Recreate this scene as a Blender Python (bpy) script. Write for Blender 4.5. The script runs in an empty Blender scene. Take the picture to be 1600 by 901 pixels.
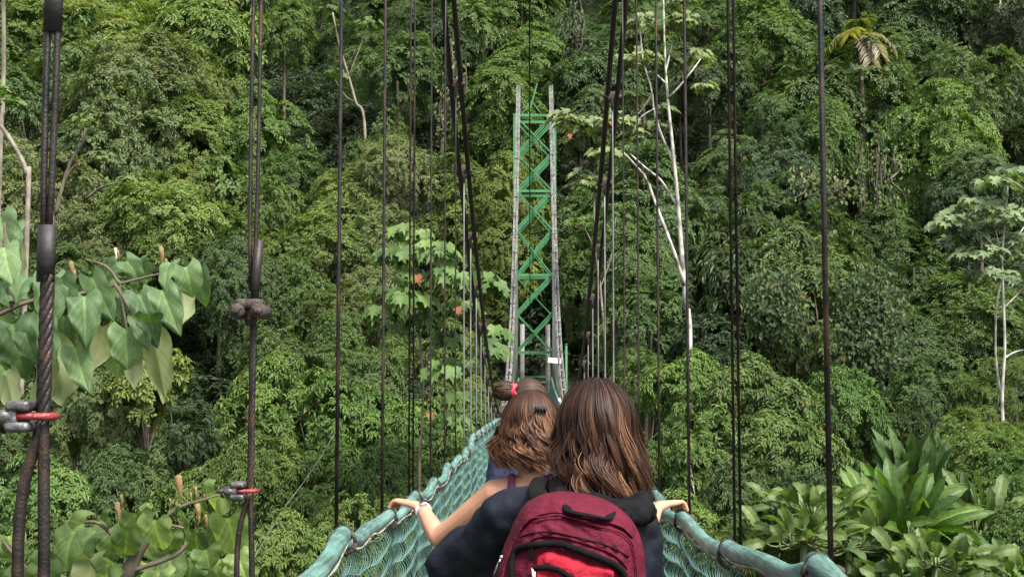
import bpy, bmesh, math, random
import numpy as np
from mathutils import Vector, Matrix
R = math.radians
scene = bpy.context.scene
col = scene.collection

# ------------------------------------------------------------------ camera
F = 1900.0                                   # focal length in pixels of the 1600 wide photograph
cam_d = bpy.data.cameras.new('camera'); cam = bpy.data.objects.new('camera', cam_d); col.objects.link(cam)
cam_d.sensor_width = 36.0; cam_d.lens = F / 1600 * 36; cam_d.clip_start = 0.05; cam_d.clip_end = 2000
cam.rotation_euler = (R(90) + math.atan(160 / F), 0, math.atan(36 / F))
scene.camera = cam
cam_m = cam.rotation_euler.to_matrix()

# ------------------------------------------------------------------ world, sun, exposure
SUN_EL, SUN_AZ = 56, 142                     # azimuth clockwise from +Y: behind the camera, to the right
w = bpy.data.worlds.new('World'); scene.world = w; w.use_nodes = True
nt = w.node_tree; bg = nt.nodes['Background']; sky = nt.nodes.new('ShaderNodeTexSky')
sky.sky_type = 'NISHITA'; sky.sun_disc = False
sky.sun_elevation = R(SUN_EL); sky.sun_rotation = R(SUN_AZ); sky.dust_density = 4.0; sky.air_density = 1.0; sky.ozone_density = 0.6
hz = nt.nodes.new('ShaderNodeHueSaturation'); hz.inputs['Saturation'].default_value = .45      # thin bright cloud veils the blue
nt.links.new(sky.outputs[0], hz.inputs['Color']); nt.links.new(hz.outputs[0], bg.inputs[0]); bg.inputs[1].default_value = 0.14
sd = bpy.data.lights.new('sun', 'SUN'); sd.energy = 3.9; sd.angle = R(18); sd.color = (1.0, 0.96, 0.90)
so = bpy.data.objects.new('sun', sd); col.objects.link(so)
sdir = Vector((math.sin(R(SUN_AZ)) * math.cos(R(SUN_EL)), math.cos(R(SUN_AZ)) * math.cos(R(SUN_EL)), math.sin(R(SUN_EL))))
so.rotation_euler = sdir.to_track_quat('Z', 'Y').to_euler(); so.location = (0, 0, 60)
vs = scene.view_settings; vs.view_transform = 'Standard'; vs.look = 'None'; vs.gamma = 1; vs.use_curve_mapping = False
vs.exposure = 1.18
scene.render.engine = 'CYCLES'
scene.cycles.max_bounces = 6; scene.cycles.diffuse_bounces = 3; scene.cycles.glossy_bounces = 2
scene.cycles.transmission_bounces = 3; scene.cycles.transparent_max_bounces = 4

# ------------------------------------------------------------------ helpers
def at(px, py, Y):
    """point of the world at distance Y seen at pixel (px,py) of the 1600x901 photograph"""
    d = cam_m @ Vector(((px - 800) / F, (450.5 - py) / F, -1.0))
    return Vector((d.x / d.y * Y, Y, d.z / d.y * Y))
def nat(px, py, Y): return np.array(at(px, py, Y))

def mesh_np(name, V, faces_list, mat=None, parent=None, smooth=True, attrs=None, uv=None, loc=None):
    """V (n,3); faces_list: list of (m,k) int arrays"""
    me = bpy.data.meshes.new(name)
    V = np.asarray(V, np.float32)
    me.vertices.add(len(V)); me.vertices.foreach_set('co', V.ravel())
    fl = [np.asarray(f, np.int32) for f in faces_list if len(f)]
    nl = sum(f.size for f in fl); nf = sum(len(f) for f in fl)
    me.loops.add(nl); me.loops.foreach_set('vertex_index', np.concatenate([f.ravel() for f in fl]))
    me.polygons.add(nf)
    tot = np.concatenate([np.full(len(f), f.shape[1], np.int32) for f in fl])
    st = np.concatenate([[0], np.cumsum(tot)[:-1]]).astype(np.int32)
    me.polygons.foreach_set('loop_start', st); me.polygons.foreach_set('loop_total', tot)
    me.polygons.foreach_set('use_smooth', np.full(nf, smooth, bool))
    me.update(calc_edges=True)
    if attrs:
        for k, a in attrs.items():
            a = np.asarray(a, np.float32)
            if a.ndim == 1:
                at_ = me.attributes.new(k, 'FLOAT', 'POINT'); at_.data.foreach_set('value', a)
            else:
                at_ = me.attributes.new(k, 'FLOAT_COLOR', 'POINT')
                c4 = np.ones((len(a), 4), np.float32); c4[:, :3] = a; at_.data.foreach_set('color', c4.ravel())
    if mat: me.materials.append(mat)
    return link(name, me, parent, loc)

def link(name, me, parent=None, loc=None):
    o = bpy.data.objects.new(name, me); col.objects.link(o)
    if parent is not None: o.parent = parent
    if loc is not None: o.location = loc
    return o

def tag(o, label=None, cat=None, group=None, kind=None):
    if label: o['label'] = label
    if cat: o['category'] = cat
    if group: o['group'] = group
    if kind: o['kind'] = kind
    return o
def empty(name, loc=(0, 0, 0), label=None, cat=None, group=None):
    o = bpy.data.objects.new(name, None); col.objects.link(o); o.location = loc; o.empty_display_size = .2
    return tag(o, label, cat, group)

class MB:
    """collects shapes and builds ONE mesh object"""
    def __init__(s): s.v = []; s.f = {3: [], 4: []}; s.n = 0; s.c = []
    def add(s, V, F_, c=None):
        V = np.asarray(V, float); F_ = np.asarray(F_, int)
        s.v.append(V); s.f[F_.shape[1]].append(F_ + s.n); s.n += len(V)
        s.c.append(np.full(len(V), .5 if c is None else c) if np.ndim(c) == 0 else np.asarray(c))
    def tube(s, P, r, k=8, cap=True, c=None, flat=1.0, up=None):
        P = np.asarray(P, float); n = len(P); r = np.atleast_1d(np.asarray(r, float)); r = np.interp(np.linspace(0, 1, n), np.linspace(0, 1, len(r)), r) if len(r) > 1 else np.full(n, r[0])
        T = np.gradient(P, axis=0); T /= np.linalg.norm(T, axis=1, keepdims=True) + 1e-12
        u = np.array(up if up is not None else (0, 0, 1.0))
        if up is None and abs(T[:, 2]).mean() > .85: u = np.array((0, 1.0, 0))
        A = np.cross(T, u); A /= np.linalg.norm(A, axis=1, keepdims=True) + 1e-12
        B = np.cross(A, T)
        a = np.linspace(0, 2 * np.pi, k, endpoint=False)
        V = P[:, None] + r[:, None, None] * (np.cos(a)[None, :, None] * A[:, None] + flat * np.sin(a)[None, :, None] * B[:, None])
        V = V.reshape(-1, 3)
        i = np.arange(n - 1)[:, None] * k; j = np.arange(k)[None]; j2 = (j + 1) % k
        Fq = np.stack([i + j, i + j2, i + k + j2, i + k + j], -1).reshape(-1, 4)
        cc = None if c is None else (np.full(len(V), c) if np.ndim(c) == 0 else np.repeat(c, k))
        if cap:
            V = np.vstack([V, P[0], P[-1]]); nb = n * k
            if cc is not None: cc = np.append(cc, [cc[0], cc[-1]])
            t0 = np.stack([np.full(k, nb), (np.arange(k) + 1) % k, np.arange(k)], -1)
            t1 = np.stack([np.full(k, nb + 1), (n - 1) * k + np.arange(k), (n - 1) * k + (np.arange(k) + 1) % k], -1)
            s.f[3].append(np.vstack([t0, t1]) + s.n)
        s.add(V, Fq, cc)
        return s
    def box(s, c, d, rot=None, bev=0.0):
        d = np.array(d) / 2.0
        if bev <= 0:
            V = np.array([(x, y, z) for x in (-1, 1) for y in (-1, 1) for z in (-1, 1)]) * d
            Fq = np.array([(0, 1, 3, 2), (4, 6, 7, 5), (0, 4, 5, 1), (2, 3, 7, 6), (0, 2, 6, 4), (1, 5, 7, 3)])
            if rot is not None: V = V @ np.array(rot).T
            s.add(V + np.array(c), Fq); return s
        bm = bmesh.new(); bmesh.ops.create_cube(bm, size=2)
        for v in bm.verts: v.co = Vector(v.co[:]) * 1; v.co.x *= d[0]; v.co.y *= d[1]; v.co.z *= d[2]
        bmesh.ops.bevel(bm, geom=bm.edges[:], offset=bev, segments=2, affect='EDGES', profile=.6)
        return s.bm(bm, c, rot)
    def bm(s, bm, c=(0, 0, 0), rot=None):
        bmesh.ops.triangulate(bm, faces=[f for f in bm.faces if len(f.verts) > 4])
        bm.verts.index_update(); V = np.array([v.co[:] for v in bm.verts])
        if rot is not None: V = V @ np.array(rot).T
        base = s.n; s.v.append(V + np.array(c)); s.n += len(V); s.c.append(np.full(len(V), .5))
        for f in bm.faces: s.f[len(f.verts)].append(np.array([[v.index + base for v in f.verts]]))
        bm.free(); return s
    def ball(s, c, r, seg=12, rot=None):
        bm = bmesh.new(); bmesh.ops.create_uvsphere(bm, u_segments=seg, v_segments=max(6, seg // 2 + 2), radius=1)
        r = np.broadcast_to(np.array(r, float), (3,))
        for v in bm.verts: v.co = (v.co.x * r[0], v.co.y * r[1], v.co.z * r[2])
        return s.bm(bm, c, rot)
    def bar(s, a, b, wx, wy, up=(0, 1, 0)):
        a, b = np.array(a, float), np.array(b, float); t = b - a; L = np.linalg.norm(t); t /= L
        A = np.cross(t, np.array(up, float)); A /= np.linalg.norm(A); B = np.cross(A, t)
        return s.box((a + b) / 2, (wx, wy, L), rot=np.stack([A, B, t], 1))
    def build(s, name, mat, parent=None, smooth=True, attr=None, origin=None):
        V = np.vstack(s.v)
        if origin is not None: V = V - np.array(origin)
        fl = [np.vstack(s.f[k]) for k in (3, 4) if s.f[k]]
        return mesh_np(name, V, fl, mat, parent, smooth, {attr: np.concatenate(s.c)} if attr else None, loc=origin)

# ------------------------------------------------------------------ materials
def nodes(name):
    m = bpy.data.materials.new(name); m.use_nodes = True; n = m.node_tree
    return m, n, n.nodes['Principled BSDF'], n.nodes, n.links
def ramp(N, stops):
    r = N.new('ShaderNodeValToRGB'); e = r.color_ramp.elements
    while len(e) < len(stops): e.new(.5)
    for k, (p, c) in zip(e, stops): k.position = p; k.color = (*c, 1)
    return r
def simple(name, c1, c2, rough=.6, metal=0.0, scale=(20, 20, 20), bump=.2, bscale=60, spec=.5, stops=(.35, .7)):
    m, nt, P, N, L = nodes(name)
    tc = N.new('ShaderNodeTexCoord'); mp = N.new('ShaderNodeMapping'); mp.inputs['Scale'].default_value = scale
    L.new(tc.outputs['Object'], mp.inputs[0])
    n = N.new('ShaderNodeTexNoise'); n.inputs['Scale'].default_value = 1; n.inputs['Detail'].default_value = 6; L.new(mp.outputs[0], n.inputs[0])
    r = ramp(N, [(stops[0], c1), (stops[1], c2)]); L.new(n.outputs[0], r.inputs[0]); L.new(r.outputs[0], P.inputs['Base Color'])
    P.inputs['Roughness'].default_value = rough; P.inputs['Metallic'].default_value = metal; P.inputs['Specular IOR Level'].default_value = spec
    if bump:
        b = N.new('ShaderNodeBump'); b.inputs['Strength'].default_value = bump; b.inputs['Distance'].default_value = .01
        n2 = N.new('ShaderNodeTexNoise'); n2.inputs['Scale'].default_value = bscale; n2.inputs['Detail'].default_value = 4
        L.new(tc.outputs['Object'], n2.inputs[0]); L.new(n2.outputs[0], b.inputs['Height']); L.new(b.outputs[0], P.inputs['Normal'])
    return m

def leaf_material(name, under=1.0, trans=.35, rough=.55, spots=True, veins=False, spec=.28):
    m, nt, P, N, L = nodes(name)
    oi = N.new('ShaderNodeObjectInfo'); a = N.new('ShaderNodeAttribute'); a.attribute_name = 'tint'
    # value variation
    mr = N.new('ShaderNodeMapRange'); mr.inputs[3].default_value = .55; mr.inputs[4].default_value = 1.5; L.new(a.outputs['Fac'], mr.inputs[0])
    mul = N.new('ShaderNodeVectorMath'); mul.operation = 'SCALE'; L.new(oi.outputs['Color'], mul.inputs[0]); L.new(mr.outputs[0], mul.inputs[3])
    # shift to yellow with tint
    hs = N.new('ShaderNodeHueSaturation'); L.new(mul.outputs[0], hs.inputs['Color'])
    mh = N.new('ShaderNodeMapRange'); mh.inputs[3].default_value = .515; mh.inputs[4].default_value = .475; L.new(a.outputs['Fac'], mh.inputs[0]); L.new(mh.outputs[0], hs.inputs['Hue'])
    out = hs.outputs[0]
    if spots:
        a2 = N.new('ShaderNodeAttribute'); a2.attribute_name = 'odd'
        r = ramp(N, [(.988, (0, 0, 0)), (.992, (1, 1, 1))]); L.new(a2.outputs['Fac'], r.inputs[0])
        mx = N.new('ShaderNodeMixRGB'); mx.inputs[2].default_value = (.22, .15, .045, 1); L.new(r.outputs[0], mx.inputs[0]); L.new(out, mx.inputs[1]); out = mx.outputs[0]
    if veins:
        uvx = N.new('ShaderNodeAttribute'); uvx.attribute_name = 'vein'
        r = ramp(N, [(.0, (1.7, 1.7, 1.3)), (.10, (1, 1, 1))]); L.new(uvx.outputs['Fac'], r.inputs[0])
        mx = N.new('ShaderNodeMixRGB'); mx.blend_type = 'MULTIPLY'; mx.inputs[0].default_value = 1; L.new(out, mx.inputs[1]); L.new(r.outputs[0], mx.inputs[2]); out = mx.outputs[0]
        nz = N.new('ShaderNodeTexNoise'); nz.inputs['Scale'].default_value = 14; nz.inputs['Detail'].default_value = 5
        tc = N.new('ShaderNodeTexCoord'); L.new(tc.outputs['Object'], nz.inputs[0])
        r2 = ramp(N, [(.36, (.72, .74, .6)), (.6, (1.1, 1.08, 1))]); L.new(nz.outputs[0], r2.inputs[0])
        mx = N.new('ShaderNodeMixRGB'); mx.blend_type = 'MULTIPLY'; mx.inputs[0].default_value = 1; L.new(out, mx.inputs[1]); L.new(r2.outputs[0], mx.inputs[2]); out = mx.outputs[0]
        b = N.new('ShaderNodeBump'); b.inputs['Strength'].default_value = .5; b.inputs['Distance'].default_value = .01; L.new(uvx.outputs['Fac'], b.inputs['Height']); L.new(b.outputs[0], P.inputs['Normal'])
    if under != 1.0:
        g = N.new('ShaderNodeNewGeometry'); mx = N.new('ShaderNodeMixRGB'); mx.inputs[2].default_value = (.25, .27, .13, 1)
        mm = N.new('ShaderNodeMath'); mm.operation = 'MULTIPLY'; mm.inputs[1].default_value = under; L.new(g.outputs['Backfacing'], mm.inputs[0])
        L.new(mm.outputs[0], mx.inputs[0]); L.new(out, mx.inputs[1]); out = mx.outputs[0]
    L.new(out, P.inputs['Base Color']); P.inputs['Roughness'].default_value = rough; P.inputs['Specular IOR Level'].default_value = spec
    tr = N.new('ShaderNodeBsdfTranslucent')
    t2 = N.new('ShaderNodeMixRGB'); t2.blend_type = 'MULTIPLY'; t2.inputs[0].default_value = 1; t2.inputs[2].default_value = (1.15, 1.32, .48, 1)
    L.new(out, t2.inputs[1]); L.new(t2.outputs[0], tr.inputs[0])
    ms = N.new('ShaderNodeMixShader'); ms.inputs[0].default_value = trans
    L.new(P.outputs[0], ms.inputs[1]); L.new(tr.outputs[0], ms.inputs[2]); L.new(ms.outputs[0], N['Material Output'].inputs[0])
    return m

M = {}
M['leaf'] = leaf_material('leaf')
M['bigleaf'] = leaf_material('big_leaf', under=.75, trans=.42, rough=.58, spots=False, veins=True, spec=.3)
M['bark'] = simple('bark', (.045, .035, .025), (.16, .13, .095), .9, scale=(9, 9, 2.5), bump=.6, bscale=14)
M['pale_bark'] = simple('pale_bark', (.09, .085, .065), (.40, .385, .34), .85, scale=(5, 5, 3), bump=.4, bscale=10, stops=(.35, .55))
M['mid_bark'] = simple('mid_bark', (.10, .085, .065), (.26, .23, .18), .9, scale=(4, 4, 2), bump=.4, bscale=10)
M['vine'] = simple('vine', (.04, .032, .022), (.11, .09, .065), .9, scale=(3, 3, 3), bump=0)
M['soil'] = simple('soil', (.012, .014, .007), (.035, .034, .018), .95, scale=(.6, .6, .6), bump=.5, bscale=3)
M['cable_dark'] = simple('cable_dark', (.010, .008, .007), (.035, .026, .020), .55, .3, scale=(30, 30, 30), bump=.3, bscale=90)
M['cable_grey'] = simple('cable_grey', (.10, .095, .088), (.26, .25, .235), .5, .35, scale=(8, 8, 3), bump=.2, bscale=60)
M['rust'] = simple('rust', (.022, .016, .013), (.085, .066, .056), .75, .3, scale=(60, 60, 60), bump=.5, bscale=120)
M['iron'] = simple('iron', (.05, .05, .052), (.17, .165, .16), .5, .5, scale=(40, 40, 40), bump=.4, bscale=80)
M['redpaint'] = simple('red_paint', (.13, .012, .014), (.24, .03, .032), .5, 0, scale=(60, 60, 60), bump=.3, bscale=150)
M['tape'] = simple('tape', (.005, .005, .005), (.014, .013, .012), .6, 0, bump=.2)
M['tower_green'] = simple('tower_green', (.030, .15, .052), (.055, .22, .082), .5, 0, scale=(2, 2, 6), bump=0)
M['net'] = simple('net_rope', (.052, .128, .108), (.12, .225, .195), .8, 0, scale=(5, 5, 5), bump=0)
M['white_sheet'] = simple('white_sheet', (.7, .7, .68), (.82, .82, .8), .7, 0, bump=0)
M['deck'] = simple('deck', (.08, .065, .05), (.2, .17, .13), .85, 0, scale=(12, 2, 12), bump=.3)

def strand_mat():
    """laid wire rope: diagonal lay modelled with a wave in the object's own coordinates"""
    m, nt, P, N, L = nodes('wire_rope')
    P.inputs['Roughness'].default_value = .5; P.inputs['Metallic'].default_value = .45
    tc = N.new('ShaderNodeTexCoord'); n = N.new('ShaderNodeTexNoise'); n.inputs['Scale'].default_value = 18; n.inputs['Detail'].default_value = 5; L.new(tc.outputs['Object'], n.inputs[0])
    r = ramp(N, [(.3, (.007, .0065, .006)), (.7, (.030, .026, .023))]); L.new(n.outputs[0], r.inputs[0]); n2 = N.new('ShaderNodeTexNoise'); n2.inputs['Scale'].default_value = 6; n2.inputs['Detail'].default_value = 9; n2.inputs['Roughness'].default_value = .7; L.new(tc.outputs['Object'], n2.inputs[0])
    r2 = ramp(N, [(.52, (0, 0, 0)), (.64, (1, 1, 1))]); L.new(n2.outputs[0], r2.inputs[0]); mx = N.new('ShaderNodeMixRGB'); mx.inputs[2].default_value = (.075, .042, .026, 1)
    L.new(r2.outputs[0], mx.inputs[0]); L.new(r.outputs[0], mx.inputs[1]); L.new(mx.outputs[0], P.inputs['Base Color'])
    b = N.new('ShaderNodeBump'); b.inputs['Strength'].default_value = .6; b.inputs['Distance'].default_value = .002; n3 = N.new('ShaderNodeTexNoise'); n3.inputs['Scale'].default_value = 220; L.new(tc.outputs['Object'], n3.inputs[0]); L.new(n3.outputs[0], b.inputs['Height']); L.new(b.outputs[0], P.inputs['Normal'])
    return m
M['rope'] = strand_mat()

def tube_mat():
    m, nt, P, N, L = nodes('teal_tube')
    tc = N.new('ShaderNodeTexCoord'); mp = N.new('ShaderNodeMapping'); mp.inputs['Scale'].default_value = (60, 2.2, 60); L.new(tc.outputs['Object'], mp.inputs[0])
    n = N.new('ShaderNodeTexNoise'); n.inputs['Scale'].default_value = 1; n.inputs['Detail'].default_value = 7; n.inputs['Roughness'].default_value = .65; L.new(mp.outputs[0], n.inputs[0])
    r = ramp(N, [(.36, (.050, .085, .075)), (.47, (.085, .175, .150)), (.62, (.135, .265, .228)), (.75, (.27, .38, .35))]); L.new(n.outputs[0], r.inputs[0])
    n2 = N.new('ShaderNodeTexNoise'); n2.inputs['Scale'].default_value = 7; n2.inputs['Detail'].default_value = 8; L.new(tc.outputs['Object'], n2.inputs[0])
    r2 = ramp(N, [(.40, (.42, .36, .30)), (.52, (1, 1, 1))]); L.new(n2.outputs[0], r2.inputs[0])
    mx = N.new('ShaderNodeMixRGB'); mx.blend_type = 'MULTIPLY'; mx.inputs[0].default_value = .55; L.new(r.outputs[0], mx.inputs[1]); L.new(r2.outputs[0], mx.inputs[2])
    L.new(mx.outputs[0], P.inputs['Base Color']); P.inputs['Roughness'].default_value = .5
    b = N.new('ShaderNodeBump'); b.inputs['Strength'].default_value = .5; b.inputs['Distance'].default_value = .01; L.new(n.outputs[0], b.inputs['Height']); L.new(b.outputs[0], P.inputs['Normal'])
    return m
M['tube'] = tube_mat()

# ------------------------------------------------------------------ terrain
def ground_np(X, Y):
    X = np.asarray(X, float); Y = np.asarray(Y, float)
    g = np.where(Y > 47, -2.0 + .60 * (Y - 47), -2.0 - .45 * (47 - Y))
    g = np.maximum(g, -12.0)
    g = np.minimum(g, -2 + .60 * 150)
    g = g + 7.2 * np.exp(-(((X - 9) / 6.0) ** 2 + ((Y - 25) / 7.0) ** 2))
    g = g + 6.5 * np.exp(-(((X + 9) / 6.0) ** 2 + ((Y - 26) / 7.0) ** 2))
    return g + .5 * np.sin(X * .31 + 1.3) * np.cos(Y * .23) * np.clip(Y / 40, 0, 1)
def gz(x, y): return float(ground_np(x, y))
xs = np.concatenate([np.linspace(-900, -110, 12), np.linspace(-100, 100, 101), np.linspace(110, 900, 12)])
ys = np.concatenate([np.linspace(-900, -40, 12), np.linspace(-30, 200, 116), np.linspace(215, 1200, 14)])
GX, GY = np.meshgrid(xs, ys); GZ = ground_np(GX, GY)
nx, ny = len(xs), len(ys)
i, j = np.meshgrid(np.arange(nx - 1), np.arange(ny - 1)); b0 = (j * nx + i).ravel()
tag(mesh_np('hillside', np.stack([GX.ravel(), GY.ravel(), GZ.ravel()], 1), [np.stack([b0, b0 + 1, b0 + nx + 1, b0 + nx], 1)], M['soil']), kind='structure')

# ------------------------------------------------------------------ foliage
rng = np.random.default_rng(7)
def unit(a): return a / (np.linalg.norm(a, axis=-1, keepdims=True) + 1e-9)

T_DIAMOND = (np.array([(0, 0, 0), (-.5, .45, .10), (.5, .45, .10), (0, 1, -.06)]), np.array([(0, 2, 3), (0, 3, 1)]))
T_OVAL = (np.array([(0, 0, 0), (-.42, .28, .12), (.42, .28, .12), (0, .35, 0), (-.40, .62, .10), (.40, .62, .10), (0, .68, -.03), (0, 1, -.16)]),
          np.array([(0, 2, 3), (0, 3, 1), (3, 2, 5), (3, 5, 6), (1, 3, 6), (1, 6, 4), (6, 5, 7), (4, 6, 7)]))
T_LOBED = (np.array([(0, 0, 0), (-.30, -.14, .03), (-.62, .22, .06), (-.34, .40, .05), (-.46, .74, -.02), (-.16, .66, .02), (0, 1.0, -.14),
                     (.16, .66, .02), (.46, .74, -.02), (.34, .40, .05), (.62, .22, .06), (.30, -.14, .03), (0, .45, -.03)]),
           np.array([(0, 12, 1), (1, 12, 2), (2, 12, 3), (3, 12, 4), (4, 12, 5), (5, 12, 6), (6, 12, 7), (7, 12, 8), (8, 12, 9), (9, 12, 10), (10, 12, 11), (11, 12, 0)])[:, ::-1])

def leaves_arrays(P, A, Nn, L, Wd, T, tint, odd):
    A = unit(A); S = unit(np.cross(A, Nn)); Nn = np.cross(S, A)
    tv, tf = T; n = len(P); k = len(tv)
    V = (P[:, None] + tv[None, :, 0, None] * (Wd[:, None, None] * S[:, None]) + tv[None, :, 1, None] * (L[:, None, None] * A[:, None])
         + tv[None, :, 2, None] * (L[:, None, None] * Nn[:, None])).reshape(-1, 3)
    Fa = (np.arange(n)[:, None, None] * k + tf[None]).reshape(-1, 3)
    return V, Fa, np.repeat(tint, k), np.repeat(odd, k)

def sprays(C, U, rc, rg, twigs=14, per=11, L=.36, Wd=.15, droop=.35, flat=.7, T=T_DIAMOND, spread=(-.35, 1.2), ctint=None):
    """leafy twigs radiating from clump centres C (n,3) round axis U (n,3), radius rc (n,)"""
    n = len(C)
    a = rg.uniform(0, 2 * np.pi, (n, twigs)); e = rg.uniform(spread[0], spread[1], (n, twigs))
    h = unit(np.cross(U, rg.normal(size=(n, 3)))); h2 = np.cross(U, h)
    D = (np.cos(a) * np.cos(e))[..., None] * h[:, None] + (np.sin(a) * np.cos(e))[..., None] * h2[:, None] + (flat * np.sin(e))[..., None] * U[:, None]
    s = (np.linspace(.22, 1, per)[None, None] + rg.uniform(-.04, .04, (n, twigs, per)))
    ln = rc[:, None] * rg.uniform(.7, 1.15, (n, twigs))
    P = C[:, None, None] + (ln[..., None] * s)[..., None] * D[:, :, None]
    P[..., 2] -= droop * (s ** 2) * ln[..., None] * .7
    side = unit(np.cross(D, U[:, None]) + 1e-4)
    sg = np.where(np.arange(per) % 2, 1.0, -1.0)[None, None, :, None]
    A = D[:, :, None] * .75 + side[:, :, None] * sg * .9 + rg.normal(size=P.shape) * .25
    A[..., 2] -= droop * .8
    Nn = U[:, None, None] * .8 + D[:, :, None] * .35 + rg.normal(size=P.shape) * .32 + np.array((0, 0, .35))
    m = n * twigs * per
    sc = rg.uniform(.7, 1.25, m)
    ct = rg.uniform(0, 1, n) if ctint is None else ctint
    tint = np.clip(.5 * np.repeat(ct, twigs * per) + .2 * np.repeat(rg.uniform(0, 1, n * twigs), per) + .3 * rg.uniform(0, 1, m), 0, 1)
    return leaves_arrays(P.reshape(-1, 3), A.reshape(-1, 3), unit(Nn.reshape(-1, 3)), L * sc, Wd * sc, T, tint, rg.uniform(0, 1, m))

def crown_clumps(rg, Rr=5.0, zf=1.0, lobes=9, nc=110, low=-.85):
    Lc = unit(rg.normal(size=(lobes, 3))); Lc[:, 2] = np.where(Lc[:, 2] < -.1, Lc[:, 2] * rg.uniform(-.4, .7, lobes), Lc[:, 2]); Lc = unit(Lc)
    Lc = Lc * rg.uniform(.42, .80, (lobes, 1)) * Rr; Lr = rg.uniform(.26, .50, lobes) * Rr
    Lc = np.vstack([Lc, [[0, 0, .1 * Rr]]]); Lr = np.append(Lr, .62 * Rr)
    C, U, T_ = [], [], []
    lt = rg.uniform(0, 1, len(Lr))
    k = 0
    while len(C) < nc and k < nc * 60:
        k += 1
        q = rg.integers(len(Lr)); d = unit(rg.normal(size=3))
        if d[2] < low: continue
        p = Lc[q] + d * Lr[q] * rg.uniform(.82, 1.06)
        if any(np.linalg.norm(p - Lc[o]) < .72 * Lr[o] for o in range(len(Lr)) if o != q): continue
        C.append(p); U.append(unit(.55 * d + .35 * unit(p) + np.array((0, 0, .55)))); T_.append(.6 * lt[q] + .4 * rg.uniform())
    C = np.array(C); C[:, 2] *= zf
    return C, np.array(U), np.array(T_), Lc * np.array((1, 1, zf))

ARCH = {}
def archetype(key, seed, **k):
    rg = np.random.default_rng(seed)
    ck = {a: k.pop(a) for a in ('Rr', 'zf', 'lobes', 'nc', 'low') if a in k}
    rcl = k.pop('rc', 1.15)
    C, U, T_, Lc = crown_clumps(rg, **ck)
    V, Fa, t, o = sprays(C, U, rg.uniform(.75, 1.3, len(C)) * rcl, rg, ctint=T_, **k)
    me_o = mesh_np('crown', V, [Fa], M['leaf'], smooth=False, attrs={'tint': t, 'odd': o})
    me = me_o.data; bpy.data.objects.remove(me_o); ARCH[key] = (me, Lc)
archetype('fine1', 1, L=.25, Wd=.125, twigs=11, per=9, droop=.35, nc=300, rc=.78, lobes=16)
archetype('fine2', 2, L=.22, Wd=.11, twigs=12, per=10, droop=.5, nc=320, rc=.75, lobes=20, zf=1.1)
archetype('fine3', 3, L=.27, Wd=.13, twigs=11, per=9, droop=.2, nc=280, rc=.8, lobes=12, zf=.95)
archetype('layer1', 4, L=.36, Wd=.15, twigs=13, per=10, droop=.25, flat=.22, spread=(-.2, .6), rc=1.15, nc=190, lobes=14, zf=1.0)
archetype('layer2', 5, L=.32, Wd=.15, twigs=13, per=10, droop=.3, flat=.25, spread=(-.2, .7), rc=1.0, nc=210, lobes=18, zf=1.15)
archetype('droop1', 6, L=.60, Wd=.20, twigs=11, per=8, droop=.9, rc=.95, nc=170, lobes=14, zf=1.1)
archetype('droop2', 7, L=.52, Wd=.19, twigs=12, per=9, droop=1.1, rc=1.2, nc=105, lobes=8, zf=1.15)
archetype('broad1', 8, L=.62, Wd=.36, twigs=10, per=7, droop=.55, rc=1.2, nc=100, lobes=10, T=T_OVAL)
archetype('feather1', 9, L=.22, Wd=.075, twigs=14, per=14, droop=.4, flat=.3, spread=(-.2, .8), rc=1.15, nc=180, lobes=16, zf=1.0)
archetype('bush1', 10, L=.42, Wd=.19, twigs=11, per=8, droop=.7, rc=.95, nc=150, lobes=14, zf=.9, T=T_OVAL, low=-.7)
archetype('bush2', 11, L=.38, Wd=.15, twigs=12, per=9, droop=.5, rc=.9, nc=150, lobes=16, zf=1.05, T=T_OVAL, low=-.7)
archetype('wisp1', 12, L=.50, Wd=.11, twigs=12, per=10, droop=.5, rc=1.0, nc=180, lobes=12, zf=.95)

COLS = [(62, 'left of the nearest hanger at the left edge'), (230, 'between the nearest hanger and the drooping big leaves'), (400, 'left of the second left hanger'),
        (528, 'between the second and third left hangers'), (600, 'between the third and fourth left hangers'), (700, 'left of the left main cable'),
        (806, 'between the left main cable and the tower'), (870, 'behind the green tower'), (960, 'between the tower and the right main cable'), (1075, 'around the tall white trunk'),
        (1150, 'between the white trunk and the double right hanger'), (1297, 'between the two thick right hangers'), (1450, 'right of the thickest right hanger'), (9999, 'near the right edge')]
TIERS = [(-1, 'cut by the top of the picture'), (70, 'highest on the hill'), (150, 'high on the hill'), (235, 'upper mid slope'), (315, 'at mid slope'), (395, 'on the lower slope'), (480, 'low on the slope'), (560, 'near the foot of the slope'), (640, 'at the foot of the slope'), (740, 'on the bank by the handrail'), (9999, 'at the bottom below the handrail')]
SHAPE = {'fine': 'fine leaved tree', 'layer': 'tiered branching tree', 'droop': 'drooping leaved tree', 'broad': 'broad leaved tree', 'feather': 'feathery leaved tree', 'bush': 'leafy bushy tree', 'wisp': 'narrow leaved wispy tree'}
used_labels = {}
def cname(c):
    r, g, b = c; br = r * .3 + g * .6 + b * .1; yel = r / g
    a = 'dark' if br < .055 else ('mid' if br < .095 else 'bright')
    h = 'yellow green' if yel > .72 else ('blue green' if b / g > .5 else 'green')
    return a + ' ' + h
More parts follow.
